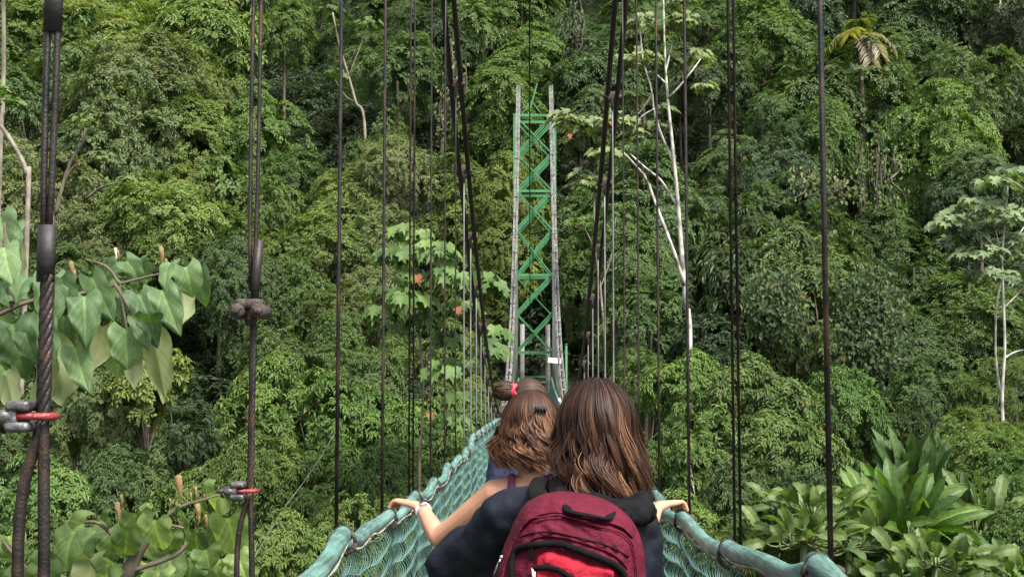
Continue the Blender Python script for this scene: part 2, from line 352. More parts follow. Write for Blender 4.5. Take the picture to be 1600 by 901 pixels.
def auto_label(x, y, shape, c, r):
    cl = next(s for v, s in COLS if x < v); tl = next(s for v, s in TIERS if y < v)
    for lab in (f'{cname(c)} {shape} {tl}, {cl}', f'{"small" if r < 75 else "large"} {cname(c)} {shape} {tl}, {cl}',
                f'{"small" if r < 75 else "large"} {cname(c)} {shape} {tl}, {cl}, the farther back', f'lower {cname(c)} {shape} {tl}, {cl}', f'{cname(c)} {shape} {tl}, {cl}, pressed against its neighbour'):
        lab = ' '.join(lab.split()[:16])
        if lab not in used_labels: used_labels[lab] = 1; return lab
    return lab
def slope_Y(y, lift=7.0):
    for Y in np.arange(34, 150, .5):
        if gz(14, Y) * 0 + (-2 + .6 * (Y - 47) if Y > 47 else -2 - .45 * (47 - Y)) + lift > (610 - y) / F * Y: return Y
    return 150
prot = {}
def plain_tree(x, y, r, kind, colr, Y=None, rz=None, zs=1.0, label=None, name=None, trunk=True, group='trees crowding the hillside', bark='bark'):
    rg = random.Random(int(x * 31 + y * 17 + r))
    if Y is None: Y = slope_Y(y) + rg.uniform(-2.0, 2.5)
    c = at(x, y, Y); s = r / F * Y / 5.6
    if abs(c.x) < 2.4 + 4.6 * s and 30 < Y < 49 + 5.2 * s and abs(x - 836) < 120:      # keep the tower and the deck clear
        Y = 50.5 + 5.2 * s; c = at(x, y, Y); s = r / F * Y / 5.6
    g = gz(c.x, c.y); g = min(g, c.z - 2.6 * s)
    shape = SHAPE[kind.rstrip('0123456789')]
    root = empty(name or kind.rstrip('0123456789').replace('fine', 'fine_leaved').replace('layer', 'tiered').replace('droop', 'drooping').replace('broad', 'broad_leaved').replace('wisp', 'wispy') .replace('bush', 'bushy') + '_tree', (c.x, c.y, g - .3),
                 label or auto_label(x, y, shape, colr, r), 'tree', group)
    me, Lc = ARCH[kind]
    o = link('crown', me, root); o.location = (0, 0, c.z - g + .3); a = rg.uniform(0, 6.28) if rz is None else rz
    o.rotation_euler = (rg.uniform(-.12, .12), rg.uniform(-.12, .12), a); o.scale = (s, s, s * zs)
    v = rg.uniform(.84, 1.18); colr = tuple(.90 * q + .10 * e_ for q, e_ in zip(colr, (.135, .13, .10))); o.color = (colr[0] * v * rg.uniform(.88, 1.06), colr[1] * v, colr[2] * v * rg.uniform(.9, 1.1), 1)
    if trunk:
        H = c.z - g + .3; m = MB(); tr = max(.07, .11 * s + .006 * H) * 1.2
        top = np.array((0, 0, H)); bend = np.array((rg.uniform(-.5, .5), rg.uniform(-.3, .3), 0)) * s
        P = [np.array((0, 0, 0)) + 0 * bend, np.array((0, 0, H * .35)) + bend * .7, np.array((0, 0, H * .7)) + bend, top]
        P = smooth_path(P, 10); m.tube(P, np.linspace(tr * 1.25, tr * .45, len(P)), 7)
        rot = np.array(Matrix.Rotation(a, 3, 'Z'))
        for q in Lc[:-1][:6]:
            e = rot @ (q * s) ; e[2] *= zs; e = e + top
            st = P[6] if H * .7 > 2 else P[8]; mid = (st + e) / 2 + np.array((0, 0, -.25 * s))
            B = smooth_path([st, mid, e], 6); m.tube(B, np.linspace(tr * .42, tr * .12, len(B)), 5)
        m.build('trunk', M[bark], root)
    return root
def smooth_path(P, n):
    P = np.array(P, float); k = len(P)
    if k == 2: t = np.linspace(0, 1, n)[:, None]; return P[0] * (1 - t) + P[1] * t
    Q = np.vstack([2 * P[0] - P[1], P, 2 * P[-1] - P[-2]]); out = []
    for t in np.linspace(0, k - 1 - 1e-9, n):
        i = int(t); f = t - i; p0, p1, p2, p3 = Q[i:i + 4]
        out.append(.5 * ((2 * p1) + (-p0 + p2) * f + (2 * p0 - 5 * p1 + 4 * p2 - p3) * f * f + (-p0 + 3 * p1 - 3 * p2 + p3) * f ** 3))
    return np.array(out)

YG = (.116, .172, .033); YG2 = (.138, .188, .040); G = (.080, .142, .026); MG = (.066, .116, .028); DG = (.034, .074, .020); VD = (.020, .040, .014)
BG = (.090, .150, .026); GB = (.070, .105, .048); OL = (.105, .142, .048); BR = (.14, .19, .04)
TREES = [
 # top tier
 (-30,-30,120,'layer1',G),(70,-20,115,'layer2',YG),(185,5,105,'fine1',YG),(300,-10,110,'droop1',YG2),(400,-45,90,'fine2',G),(478,-25,75,'feather1',MG),(560,-25,80,'feather1',DG),(640,-20,80,'fine3',MG),(735,-40,80,'fine1',MG),
 (820,-35,80,'layer1',MG),(905,-45,75,'feather1',MG),(985,-30,75,'layer2',G),(1070,-40,80,'fine2',MG),(1150,-30,80,'layer1',G),(1250,-35,90,'layer2',DG),(1350,-40,85,'fine1',MG),(1440,-35,85,'layer1',DG),(1530,-25,85,'feather1',MG),(1610,-20,80,'fine3',DG),
 # second
 (15,75,85,'fine2',G),(110,95,80,'layer1',YG),(215,90,95,'fine1',YG2),(330,75,95,'droop1',YG),(430,60,60,'fine2',G),(590,65,70,'feather1',MG),(665,75,75,'fine2',DG),(745,70,75,'fine1',MG),(830,55,75,'layer1',G),
 (915,60,65,'feather1',MG),(1000,60,75,'layer2',G),(1120,65,75,'fine1',YG),(1200,95,70,'fine3',G),(1250,30,85,'layer1',DG),(1400,95,75,'layer2',MG),(1455,35,75,'layer1',MG),(1540,85,85,'fine1',GB),(1600,60,70,'fine2',GB),
 # third
 (130,140,80,'broad1',BG),(40,170,75,'fine1',MG),(245,165,95,'fine3',OL),(345,160,80,'fine1',YG),(430,175,60,'layer2',G),(560,150,60,'feather1',VD),(640,150,75,'fine2',MG),(710,150,60,'droop2',DG),(800,190,75,'layer1',BG),(860,130,65,'layer2',G),
 (930,150,70,'droop1',MG),(1040,140,55,'layer1',G),(1110,160,75,'fine2',MG),(1215,190,75,'fine1',MG),(1330,190,115,'fine2',MG),(1295,225,80,'fine3',G),(1400,215,75,'droop2',MG),(1480,170,75,'layer1',BG),(1560,190,80,'fine1',MG),(1620,160,70,'fine3',GB),
 # fourth
 (110,235,75,'fine3',OL),(200,240,90,'fine1',OL),(300,235,80,'fine3',YG),(380,235,65,'layer2',G),(455,210,55,'feather1',DG),(470,270,60,'fine2',MG),(30,285,70,'fine2',MG),(570,235,55,'fine1',MG),(630,235,60,'fine1',G),(740,275,60,'layer1',G),(780,330,70,'fine3',YG),
 (905,240,60,'layer2',MG),(940,215,60,'layer1',OL),(985,290,65,'fine3',MG),(1120,250,70,'layer2',MG),(1190,275,65,'fine1',DG),(1470,260,75,'layer2',BG),(1550,270,75,'fine2',MG),(1610,250,60,'fine1',DG),
 # fifth
 (90,340,75,'fine1',OL),(185,325,85,'fine3',YG),(285,320,80,'fine2',YG),(365,320,65,'broad1',G),(430,340,60,'fine1',YG),(500,330,60,'fine3',YG2),(570,320,70,'fine1',YG2),(650,300,60,'fine2',OL),(725,360,60,'fine1',YG),(900,330,60,'layer1',BG),(950,350,55,'layer2',MG),
 (1010,370,65,'layer1',G),(1110,340,70,'fine1',MG),(1190,350,60,'fine3',MG),(1270,360,65,'fine2',DG),(1360,350,60,'layer1',G),(1440,340,60,'layer2',DG),(1520,350,60,'fine1',VD),
 # sixth
 (150,410,80,'fine1',OL),(250,400,80,'fine2',YG),(340,400,75,'fine3',G),(440,420,75,'fine1',YG),(520,400,75,'fine3',YG2),(590,410,60,'fine1',OL),(780,410,60,'fine2',YG2),(745,480,60,'fine1',YG),(890,420,55,'fine1',G),(960,420,60,'layer2',MG),(1020,450,65,'fine2',MG),
 (1110,420,65,'fine1',MG),(1180,430,75,'fine3',MG),(1270,430,80,'fine1',G),(1370,420,85,'fine2',MG),(1460,440,80,'fine1',MG),(1580,500,60,'layer1',MG),
 # seventh
 (60,470,70,'fine2',MG),(200,480,65,'fine1',G),(380,490,60,'fine2',MG),(460,500,70,'fine3',G),(530,480,65,'fine1',YG),(590,490,55,'fine2',OL),(790,500,50,'fine1',YG2),(900,490,50,'droop1',DG),(970,510,60,'fine1',MG),(1040,520,60,'fine2',MG),
 (1120,510,75,'fine1',DG),(1210,500,95,'droop1',MG),(1310,510,105,'fine1',G),(1420,500,100,'fine1',MG),(1500,500,70,'fine3',G),
 # eighth
 (20,560,70,'fine1',MG),(130,590,75,'droop1',MG),(220,600,60,'broad1',BG),(390,590,65,'fine2',DG),(460,580,60,'fine1',G),(540,560,65,'fine3',G),(620,570,50,'fine1',G),(770,560,50,'fine1',YG),(900,570,40,'fine2',DG),(985,580,45,'fine2',DG),(1130,590,70,'fine2',DG),(1230,590,80,'fine3',VD),(1340,600,90,'fine1',DG),(1440,590,90,'fine2',MG),(1530,600,55,'fine2',MG),
]
random.seed(4)
BIG = [  # nearer bank trees: x, y, r, kind, colour, Y, label
 (60,680,85,'fine1',MG,30,'shaded green bushy tree left of the nearest hanger, behind the red bolt clamp'),
 (170,670,80,'fine2',OL,30,'olive green fine leaved tree under the drooping big leaves at left'),
 (290,700,70,'fine1',DG,33,'dark green tree in the hollow between the two left big leaf sprays'),
 (225,610,60,'broad1',BR,29,'bright yellow green tree glowing just below the hanging pale leaf'),
 (60,800,90,'bush1',G,25,'leafy tree at the lower left corner behind the lower big leaves'),
 (190,780,80,'bush2',MG,26,'leafy tree hidden behind the lower big leaf spray'),
 (330,800,80,'bush1',G,24,'leafy tree between the lower big leaves and the second hanger'),
 (440,640,85,'bush1',BG,26,'bright leafy bush right of the red bolt clamp on the second hanger'),
 (400,760,80,'bush2',BG,23,'light green bush behind the second left hanger at its lower clamp'),
 (520,680,90,'bush1',G,25,'drooping leaved bush behind the third left hanger, with a brown leaf'),
 (500,790,90,'bush2',G,23,'dense green bush just above the near left handrail'),
 (600,690,75,'bush1',G,25,'green bush left of the thin pale stem'),
 (610,760,70,'bush2',MG,22,'green bush above the resting left hand'),
 (560,620,70,'bush2',MG,28,'mid green bush behind the fourth left hanger'),
 (690,660,60,'bush1',G,27,'green bush between the thin pale stem and the handrail'),
 (740,620,45,'bush2',BG,30,'bright bush beside the left foot of the tower'),
 (700,560,60,'bush1',BG,30,'bright bush behind the young big leaved tree'),
 (1090,630,80,'bush1',BG,26,'bright leafy bush at the foot of the tall white trunk'),
 (1180,640,85,'bush1',G,25,'rounded leafy bush behind the double right hanger'),
 (1110,730,90,'bush2',G,24,'leafy bush right of the long haired head'),
 (1220,720,90,'bush1',G,24,'leafy bush left of the thickest right hanger'),
 (1170,810,90,'bush2',MG,22,'leafy bush just above the right handrail'),
 (1300,650,70,'bush2',G,27,'green bush crossing the thickest right hanger'),
 (1370,680,65,'bush1',MG,28,'shaded bush above the banana like plant'),
 (1010,600,50,'bush2',G,28,'small bush peeping above the long haired head'),
 (1260,800,60,'bush2',DG,21,'dark bush left of the banana like plant'),
 (1530,720,75,'wisp1',(.135,.215,.060),22,'pale yellow green willowy bush at the right edge'),
 (1590,770,75,'wisp1',(.12,.20,.055),21,'pale willowy bush lower at the right edge'),
 (1450,640,70,'fine2',MG,31,'shaded tree left of the slim pale double trunk'),
 (1570,640,70,'feather1',G,30,'feathery tree behind the slim pale double trunk'),
 (40,900,80,'bush1',G,21,'leafy bush below the near hanger in the lower left corner'),(140,880,70,'bush2',MG,20,'bush under the lower big leaves at left'),(330,900,80,'bush2',G,20,'bush at the bottom edge left of the second hanger'),
 (450,880,80,'bush1',BG,19,'light green bush at the bottom edge beside the near left tube'),(560,860,80,'bush2',G,20,'green bush behind the near left net'),(660,830,80,'bush1',G,21,'bush behind the net under the resting left hand'),(720,720,70,'bush2',G,23,'bush behind the far left net'),
 (945,650,60,'bush1',MG,33,'bush hidden behind the heads right of the tower foot'),(960,740,80,'bush2',G,24,'bush hidden behind the long haired head'),(1060,850,80,'bush1',G,20,'bush behind the right net near the resting right hand'),(1160,900,80,'bush2',G,19,'bush behind the near right net'),
 (1600,850,60,'bush2',BG,19,'bright small leaved bush in the lower right corner'),
]
GAP = {(430, 175), (455, 210), (560, 150), (710, 150), (1440, 340), (390, 590), (1230, 590), (900, 490), (900, 570), (865, 130), (475, 270), (770, 560), (1460, 440)}
jr = random.Random(12)
for x, y, r, k, c in TREES:
    if (x, y) in GAP: continue
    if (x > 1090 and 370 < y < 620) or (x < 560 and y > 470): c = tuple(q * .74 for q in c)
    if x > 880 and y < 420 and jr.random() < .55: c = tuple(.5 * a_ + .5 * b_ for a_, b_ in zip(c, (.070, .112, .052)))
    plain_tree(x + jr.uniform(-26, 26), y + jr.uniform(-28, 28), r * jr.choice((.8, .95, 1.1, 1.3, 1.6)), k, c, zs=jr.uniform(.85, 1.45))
for x, y, r, k, c, Y, lab in BIG: plain_tree(x, y, r * 1.15, k, c, Y=Y, zs=1.25, label=lab, group='trees and bushes on the near bank', name='bank_bush' if 'bush' in lab else None)

# undergrowth on the slope: nobody could count it
n = 12000
Yg = rng.uniform(24, 108, n); Xg = rng.uniform(-.62, .60, n) * Yg
ok_ = ~((np.abs(Xg) < 2.2) & (Yg < 50)); Xg, Yg = Xg[ok_], Yg[ok_]; n = len(Xg)
C = np.stack([Xg, Yg, ground_np(Xg, Yg) + rng.uniform(.2, 2.2, n)], 1)
U = unit(np.array((0, -.45, 1.0)) + rng.normal(size=(n, 3)) * .25)
V, Fa, t, o = sprays(C, U, rng.uniform(.9, 1.7, n), rng, twigs=9, per=9, L=.34, Wd=.14, droop=.5)
u = mesh_np('undergrowth', V, [Fa], M['leaf'], smooth=False, attrs={'tint': t, 'odd': o}); u.color = (.022, .042, .014, 1)
tag(u, kind='stuff', label='dark green undergrowth filling the slope between the trees', cat='undergrowth')

# ------------------------------------------------------------------ big leaves
def big_leaf_template(nu=17, nv=17, lobes=True):
    """heart shaped leaf on a grid: v along the rib (0..1), u across (-1..1)"""
    V, ve = [], []
    for i in range(nu):
        t = i / (nu - 1)
        if lobes: hw = .52 * (math.sin(math.pi * min(1, t * .95 + .05) ** .62)) ** .8 * (1 + .10 * math.cos(t * 9.0)) + .01
        else: hw = .5 * math.sin(math.pi * (t * .96 + .03)) ** .6
        for j in range(nv):
            q = j / (nv - 1) * 2 - 1
            y = t - (.20 * abs(q) ** 1.5 * (1 - t) ** 2 if lobes else 0) + (.0)
            x = q * hw
            z = .16 * abs(q) * hw * 2 - .30 * t * t - .10 * (abs(q)) ** 3 + .05 * math.sin(t * 15 + q * 4) * abs(q) ** 2
            V.append((x, y, z))
            dv = min(abs(q), min(abs(y - (v0 + abs(x) * 1.15)) * 2.2 for v0 in (0, .2, .4, .6)))
            ve.append(min(1, dv))
    Fq = [(i * nv + j, i * nv + j + 1, (i + 1) * nv + j + 1, (i + 1) * nv + j) for i in range(nu - 1) for j in range(nv - 1)]
    return np.array(V), np.array(Fq), np.array(ve)
BLT = big_leaf_template()
def paddle_template(nu=12, nv=5):
    V, ve = [], []
    for i in range(nu):
        t = i / (nu - 1); tt = min(1, max(0, (t - .06) / .94)); hw = .5 * (max(0, 1 - abs(2 * tt - 1) ** 3.2)) ** .5 * (1 + .14 * math.sin(i * 2.3)) + .012
        for j in range(nv):
            q = j / (nv - 1) * 2 - 1
            V.append((q * hw, t + .02 * math.sin(q * 5 + t * 20), .14 * abs(q) * hw * 2 + .0)); ve.append(min(1, abs(q)))
    Fq = [(i * nv + j, i * nv + j + 1, (i + 1) * nv + j + 1, (i + 1) * nv + j) for i in range(nu - 1) for j in range(nv - 1)]
    return np.array(V), np.array(Fq), np.array(ve)
PAD = paddle_template()
class Leaves:
    def __init__(s): s.V = []; s.F = []; s.t = []; s.ve = []; s.n = 0
    def add(s, base, tip, nrm, wid, tint, T=BLT, curl=1.0, bend=0.0, twist=0.0):
        base, tip, nrm = np.array(base, float), np.array(tip, float), np.array(nrm, float)
        A = tip - base; L = np.linalg.norm(A); A = A / L; S = np.cross(A, nrm); S /= np.linalg.norm(S); N_ = np.cross(S, A)
        tv, tf, ve = T
        tt = tv[:, 1]; ang = twist * tt
        x = tv[:, 0] * wid; z = tv[:, 2] * wid * curl + bend * L * (4 * tt * (1 - tt)) * .5
        x2 = x * np.cos(ang) - z * np.sin(ang) * 0; z2 = z + x * np.sin(ang)
        V = base + np.outer(x2, S) + np.outer(tt * L, A) + np.outer(z2, N_)
        s.V.append(V); s.F.append(tf + s.n); s.t.append(np.full(len(V), tint)); s.ve.append(ve); s.n += len(V)
    def build(s, name, mat, parent, color, origin):
        V = np.vstack(s.V) - np.array(origin)
        t = np.concatenate(s.t)
        o = mesh_np(name, V, [np.vstack(s.F)], mat, parent, True, {'tint': t, 'odd': np.zeros(len(t)), 'vein': np.concatenate(s.ve)})
        o.color = (*color, 1); return o
Z3 = lambda x, y: (x / 3.003, 380 + y / 3.003)
def balsa(name, label, root_xy, Ybase, leaves, stems, buds, color, seed, group):
    rg = random.Random(seed); g = gz(*root_xy); origin = (root_xy[0], root_xy[1], g - .2)
    root = empty(name, origin, label, 'tree', group)
    L = Leaves(); m = MB()
    for (bx, by, tx, ty, wpx, tone) in leaves:
        Y = Ybase + rg.uniform(-.5, .5); b = at(bx, by, Y); t = at(tx, ty, Y + rg.uniform(-.12, .10))
        f = Vector((rg.uniform(-.45, .45), -1, rg.uniform(.15, .9)))
        if tone == 'u': f = Vector((rg.uniform(-.3, .3), .9, .25))       # underside turned to us
        L.add(b, t, f, wpx / F * Y, {'g': .35, 'd': .05, 'y': .85, 'u': .6}[tone] + rg.uniform(-.15, .15), curl=rg.uniform(.6, 2.0), bend=rg.uniform(-.15, .25), twist=rg.uniform(-.5, .5))
    for path, w0, w1 in stems:
        P = smooth_path([at(*p) if len(p) == 3 else p for p in path], 14) - np.array(origin)
        m.tube(P, np.linspace(w0, w1, len(P)), 7)
    L.build('foliage', M['bigleaf'], root, color, origin)
    m.build('trunk', M['bark'], root)
    for (x, y, h, tone) in buds:
        Y = Ybase; b = at(x, y, Y); q = MB(); s = Y / F
        H = h * s; P = [b, b + Vector((.1 * H, 0, .35 * H)), b + Vector((.05 * H, 0, .65 * H)), b + Vector((0, 0, .95 * H)), b + Vector((0, 0, H))]
        q.tube(np.array(P) - np.array(origin), np.array((.05, .06, .13, .14, .03)) * H * .8, 8)
        q.build('flower_bud', M['bud_pale' if tone else 'bud'], root)
    return root
M['bud'] = simple('bud', (.11, .07, .025), (.22, .15, .06), .8, 0, scale=(60, 60, 60), bump=.3)
M['bud_pale'] = simple('bud_pale', (.55, .48, .30), (.7, .64, .48), .8, 0, scale=(60, 60, 60), bump=.3)
Lz = [ # zoom coordinates base x,y, tip x,y, width
 (285,160,318,305,120,'g'),(240,160,235,400,150,'g'),(300,340,300,520,130,'d'),(395,250,400,440,150,'g'),(430,160,540,370,110,'g'),(500,195,530,290,120,'y'),
 (590,85,690,200,110,'g'),(545,100,470,185,90,'g'),(650,240,745,435,130,'g'),(870,110,910,260,130,'y'),(930,130,965,310,90,'g'),(760,220,830,410,130,'y'),(850,215,875,400,110,'u'),
 (60,380,100,620,190,'g'),(205,350,235,560,110,'g'),(480,390,440,600,130,'u'),(590,400,590,600,150,'y'),(620,500,650,690,90,'u'),(640,340,690,490,80,'g'),(720,450,800,730,150,'u'),
 (240,500,340,790,180,'u'),(350,490,400,680,130,'y'),(215,540,200,850,110,'u'),(30,500,20,720,150,'y'),(20,20,60,200,130,'y'),(60,10,90,190,100,'u'),(20,230,120,240,110,'g'),(60,180,60,330,120,'g'),
 (0,330,60,480,120,'y'),(560,260,560,360,90,'g'),(700,330,700,400,120,'d'),(660,430,620,560,110,'u'),(130,160,60,260,100,'g'),(30,620,90,800,110,'u'),(0,-120,40,30,150,'g'),(60,-90,10,60,120,'g'),
 (560,520,540,640,120,'y'),(800,90,770,220,90,'y'),(700,90,640,180,90,'g'),(5,420,0,600,130,'y'),(380,330,420,470,100,'y'),(120,420,150,560,110,'g')]
Lup = [(*Z3(a, b), *Z3(c, d), e / 3.0 * 1.08, t) for a, b, c, d, e, t in Lz]
yb = 5.8
st = [([Z3(-900, 600) + (yb,), Z3(-200, 420) + (yb,), Z3(60, 300) + (yb,), Z3(200, 260) + (yb,), Z3(420, 230) + (yb,), Z3(560, 190) + (yb,), Z3(700, 155) + (yb,), Z3(850, 120) + (yb,)], .014, .005),
      ([Z3(540, 190) + (yb,), Z3(600, 290) + (yb,), Z3(680, 400) + (yb,), Z3(720, 450) + (yb,)], .010, .005),
      ([Z3(560, 190) + (yb,), Z3(500, 110) + (yb,), Z3(400, 75) + (yb,)], .009, .004),
      ([Z3(200, 260) + (yb,), Z3(215, 200) + (yb,), Z3(220, 140) + (yb,)], .009, .005),
      ([Z3(60, 300) + (yb,), Z3(30, 100) + (yb,), Z3(20, -100) + (yb,)], .014, .006),
      ([Z3(565, 240) + (yb,), Z3(585, 350) + (yb,), Z3(600, 420) + (yb,)], .007, .003),
      ([(-6.2, 5.8, -12.2), (-6.0, 5.8, -6), (-5.2, 5.8, -1.5), Z3(-900, 600) + (yb,)], .15, .03)]
bd = [(*Z3(330, 195), 38, 0), (*Z3(345, 200), 26, 0), (*Z3(375, 205), 18, 0), (*Z3(540, 85), 22, 1), (*Z3(552, 85), 18, 0), (*Z3(752, 125), 38, 0), (*Z3(775, 135), 22, 0), (*Z3(220, 200), 26, 0), (*Z3(350, 275), 16, 1), (*Z3(818, 110), 12, 0), (*Z3(12, 30), 20, 0)]
balsa('big_leaved_tree', 'branch of huge drooping heart shaped leaves with furry buds, upper left beside the nearest hanger', (-6.2, 5.8), yb, Lup, st, bd, (.108, .182, .092), 3, 'big leaved trees beside the left rail')
Z4 = lambda x, y: (x / 2.807, 580 + y / 2.807)
Lz2 = [(590,620,590,790,140,'g'),(500,680,500,840,150,'g'),(330,700,270,860,160,'g'),(420,700,330,830,120,'g'),(370,670,240,740,120,'y'),(660,610,620,600,60,'y'),(680,650,690,800,140,'y'),(730,790,770,900,130,'g'),
 (800,610,770,640,80,'g'),(860,700,830,850,150,'d'),(950,690,980,830,110,'g'),(1000,640,1040,850,150,'y'),(960,540,900,640,160,'y'),(880,560,850,640,90,'g'),(640,840,600,960,160,'y'),(480,840,460,960,150,'g'),(400,820,380,960,150,'u'),
 (0,760,30,820,80,'g'),(40,720,80,860,120,'y'),(220,820,180,960,140,'g'),(560,870,560,980,130,'g'),(740,720,760,820,110,'g'),(960,820,930,960,150,'y'),(1060,860,1080,980,150,'y'),(840,840,820,980,140,'g'),(1000,900,960,1010,150,'y'),
 (700,880,680,1010,150,'y'),(300,900,260,1010,150,'g'),(100,860,120,980,140,'g'),(480,640,440,680,80,'g'),(620,700,660,830,110,'y'),(900,780,930,880,120,'g'),(560,700,540,860,120,'g'),(830,690,800,730,90,'g'),(20,860,10,980,140,'d'),(1040,800,1070,900,110,'y')]
Lup2 = [(*Z4(a, b), *Z4(c, d), e / 2.807 * 1.12, t) for a, b, c, d, e, t in Lz2]
yc = 6.6
st2 = [([(-6.6, 6.9, -12.2), (-5.4, 6.8, -7), (-4.0, 6.7, -3), Z4(300, 1250) + (yc,), Z4(520, 950) + (yc,), Z4(600, 800) + (yc,), Z4(720, 640) + (yc,)], .15, .009),
       ([Z4(600, 800) + (yc,), Z4(500, 720) + (yc,), Z4(420, 660) + (yc,), Z4(330, 670) + (yc,)], .014, .007),
       ([Z4(660, 700) + (yc,), Z4(780, 600) + (yc,), Z4(900, 560) + (yc,), Z4(960, 540) + (yc,)], .012, .005),
       ([Z4(560, 880) + (yc,), Z4(780, 800) + (yc,), Z4(820, 700) + (yc,), Z4(740, 670) + (yc,)], .014, .006),
       ([Z4(420, 1100) + (yc,), Z4(200, 950) + (yc,), Z4(60, 800) + (yc,), Z4(10, 740) + (yc,)], .02, .006)]
bd2 = [(*Z4(510, 690), 42, 0), (*Z4(530, 600), 22, 0), (*Z4(778, 600), 52, 0), (*Z4(745, 600), 16, 0), (*Z4(835, 580), 18, 0), (*Z4(855, 570), 24, 0), (*Z4(862, 690), 40, 0), (*Z4(900, 695), 24, 0), (*Z4(895, 570), 12, 0)]
balsa('big_leaved_tree', 'top of young tree with broad grey green leaves and upright buds, at the bottom left', (-6.6, 6.9), yc, Lup2, st2, bd2, (.135, .210, .080), 5, 'big leaved trees beside the left rail')

# clumps of big lobed leaves on visible limbs
def rosette_tree(name, label, base, limbs, clumps, Y, leafpx, color, rg_seed, bark, group=None, per=13, hang=.6, T=T_LOBED, cr=1.0, oranges=()):
    rg = np.random.default_rng(rg_seed)
    b = nat(*base, Y); g = gz(b[0], b[1]); origin = np.array((b[0], b[1], min(g, b[2]) - .2))
    root = empty(name, tuple(origin), label, 'tree', group)
    m = MB()
    lp = limbs[0]
    m.tube(smooth_path([origin, *[nat(x, y, Y) for x, y in lp[0]]], 24) - origin, np.linspace(lp[1], lp[2], 24) * .52 / F * Y, 8)
    for path, w0, w1 in limbs[1:]:
        P = smooth_path([nat(x, y, Y + rg.uniform(-.3, .3)) if 0 < i_ else nat(x, y, Y) for i_, (x, y) in enumerate(path)], 12) - origin
        m.tube(P, np.linspace(w0, w1, 12) * .52 / F * Y, 6)
    m.build('trunk', M[bark], root)
    PP, AA, NN, LL, tt, oo = [], [], [], [], [], []
    for (x, y, r) in clumps:
        c = nat(x, y, Y + rg.uniform(-.8, .8)); rr = r / F * Y
        k = int(per * (r / 30) ** 1.3) + 5
        d = unit(rg.normal(size=(k, 3))); d[:, 2] = np.abs(d[:, 2]) * .9 - .15; d = unit(d)
        p = c + d * rr * rg.uniform(.35, 1.0, (k, 1)) * np.array((1, 1, .75))
        A = d * np.array((1, 1, .2)) + np.array((0, 0, -hang)); PP.append(p); AA.append(A); NN.append(unit(d * .6 + np.array((0, -.35, .75)) + rg.normal(size=(k, 3)) * .2))
        LL.append(leafpx / F * Y * rg.uniform(.75, 1.2, k)); tt.append(np.clip(rg.uniform(0, 1) * .4 + rg.uniform(0, .6, k), 0, 1)); oo.append(rg.uniform(0, .98, k))
    P = np.vstack(PP) - origin; Ln = np.concatenate(LL)
    V, Fa, t, o = leaves_arrays(P, np.vstack(AA), np.vstack(NN), Ln, Ln * .85, T, np.concatenate(tt), np.concatenate(oo))
    c = mesh_np('crown', V, [Fa], M['leaf'], root, False, {'tint': t, 'odd': o}); c.color = (*color, 1)
    for (x, y, s) in oranges:
        q = nat(x, y, Y - 1.2); V, Fa, t, o = leaves_arrays(np.array([q - origin]), np.array([(.2, -.1, -1.0)]), np.array([(.2, -1, .3)]), np.array([s / F * Y]), np.array([s * .8 / F * Y]), T_LOBED, np.array([.8]), np.array([0.]))
        o_ = mesh_np('dead_leaf', V, [Fa], M['leaf'], root, False, {'tint': t, 'odd': o}); o_.color = (.24, .10, .045, 1)
    return root
rosette_tree('white_trunk_tree', 'tall tree with pale white forked trunk and sparse crown right of the green tower', (1080, 584),
    [([(1078, 540), (1072, 480), (1067, 420), (1061, 340), (1055, 270), (1048, 200), (1042, 140), (1038, 60), (1036, -20)], 9.5, 2.4),
     ([(1070, 450), (1052, 390), (1025, 320), (1010, 280), (985, 250), (972, 236)], 6, 2.5), ([(1060, 325), (1035, 285), (1008, 262), (984, 240)], 5, 2.5),
     ([(1053, 255), (1035, 215), (1022, 175), (1018, 140), (1005, 95), (1000, 40)], 4.5, 2), ([(1043, 155), (1062, 135), (1082, 110), (1095, 92)], 4, 1.6), ([(1040, 130), (1015, 108), (985, 95)], 3.5, 1.5),
     ([(1018, 150), (995, 180), (965, 190)], 2.5, 1.2), ([(1041, 110), (1050, 70), (1062, 30)], 3, 1.4), ([(1022, 170), (1000, 185), (985, 215)], 2.5, 1.2)],
    [(1000, 95, 32), (975, 100, 24), (1045, 95, 26), (1095, 92, 24), (1030, 45, 28), (1065, 35, 26), (1000, 35, 26), (990, 150, 26), (965, 190, 30), (930, 200, 30), (900, 195, 28), (985, 215, 26), (945, 240, 24), (1020, 200, 20), (1040, 170, 18), (925, 290, 26), (905, 275, 20), (1100, 135, 18), (1060, 5, 26), (880, 185, 22)],
    33, 15, (.14, .18, .075), 11, 'pale_bark', 'pale trunked trees', per=40, oranges=((890, 210, 9), (955, 190, 8)))
rosette_tree('pale_trunk_tree', 'short piece of pale trunk showing at the top edge right of the small palm', (1562, 30),
    [([(1561, 15), (1560, -30), (1562, -90)], 8, 6)], [(1562, -95, 40)], 78, 12, MG, 33, 'pale_bark', 'pale trunked trees', per=20)
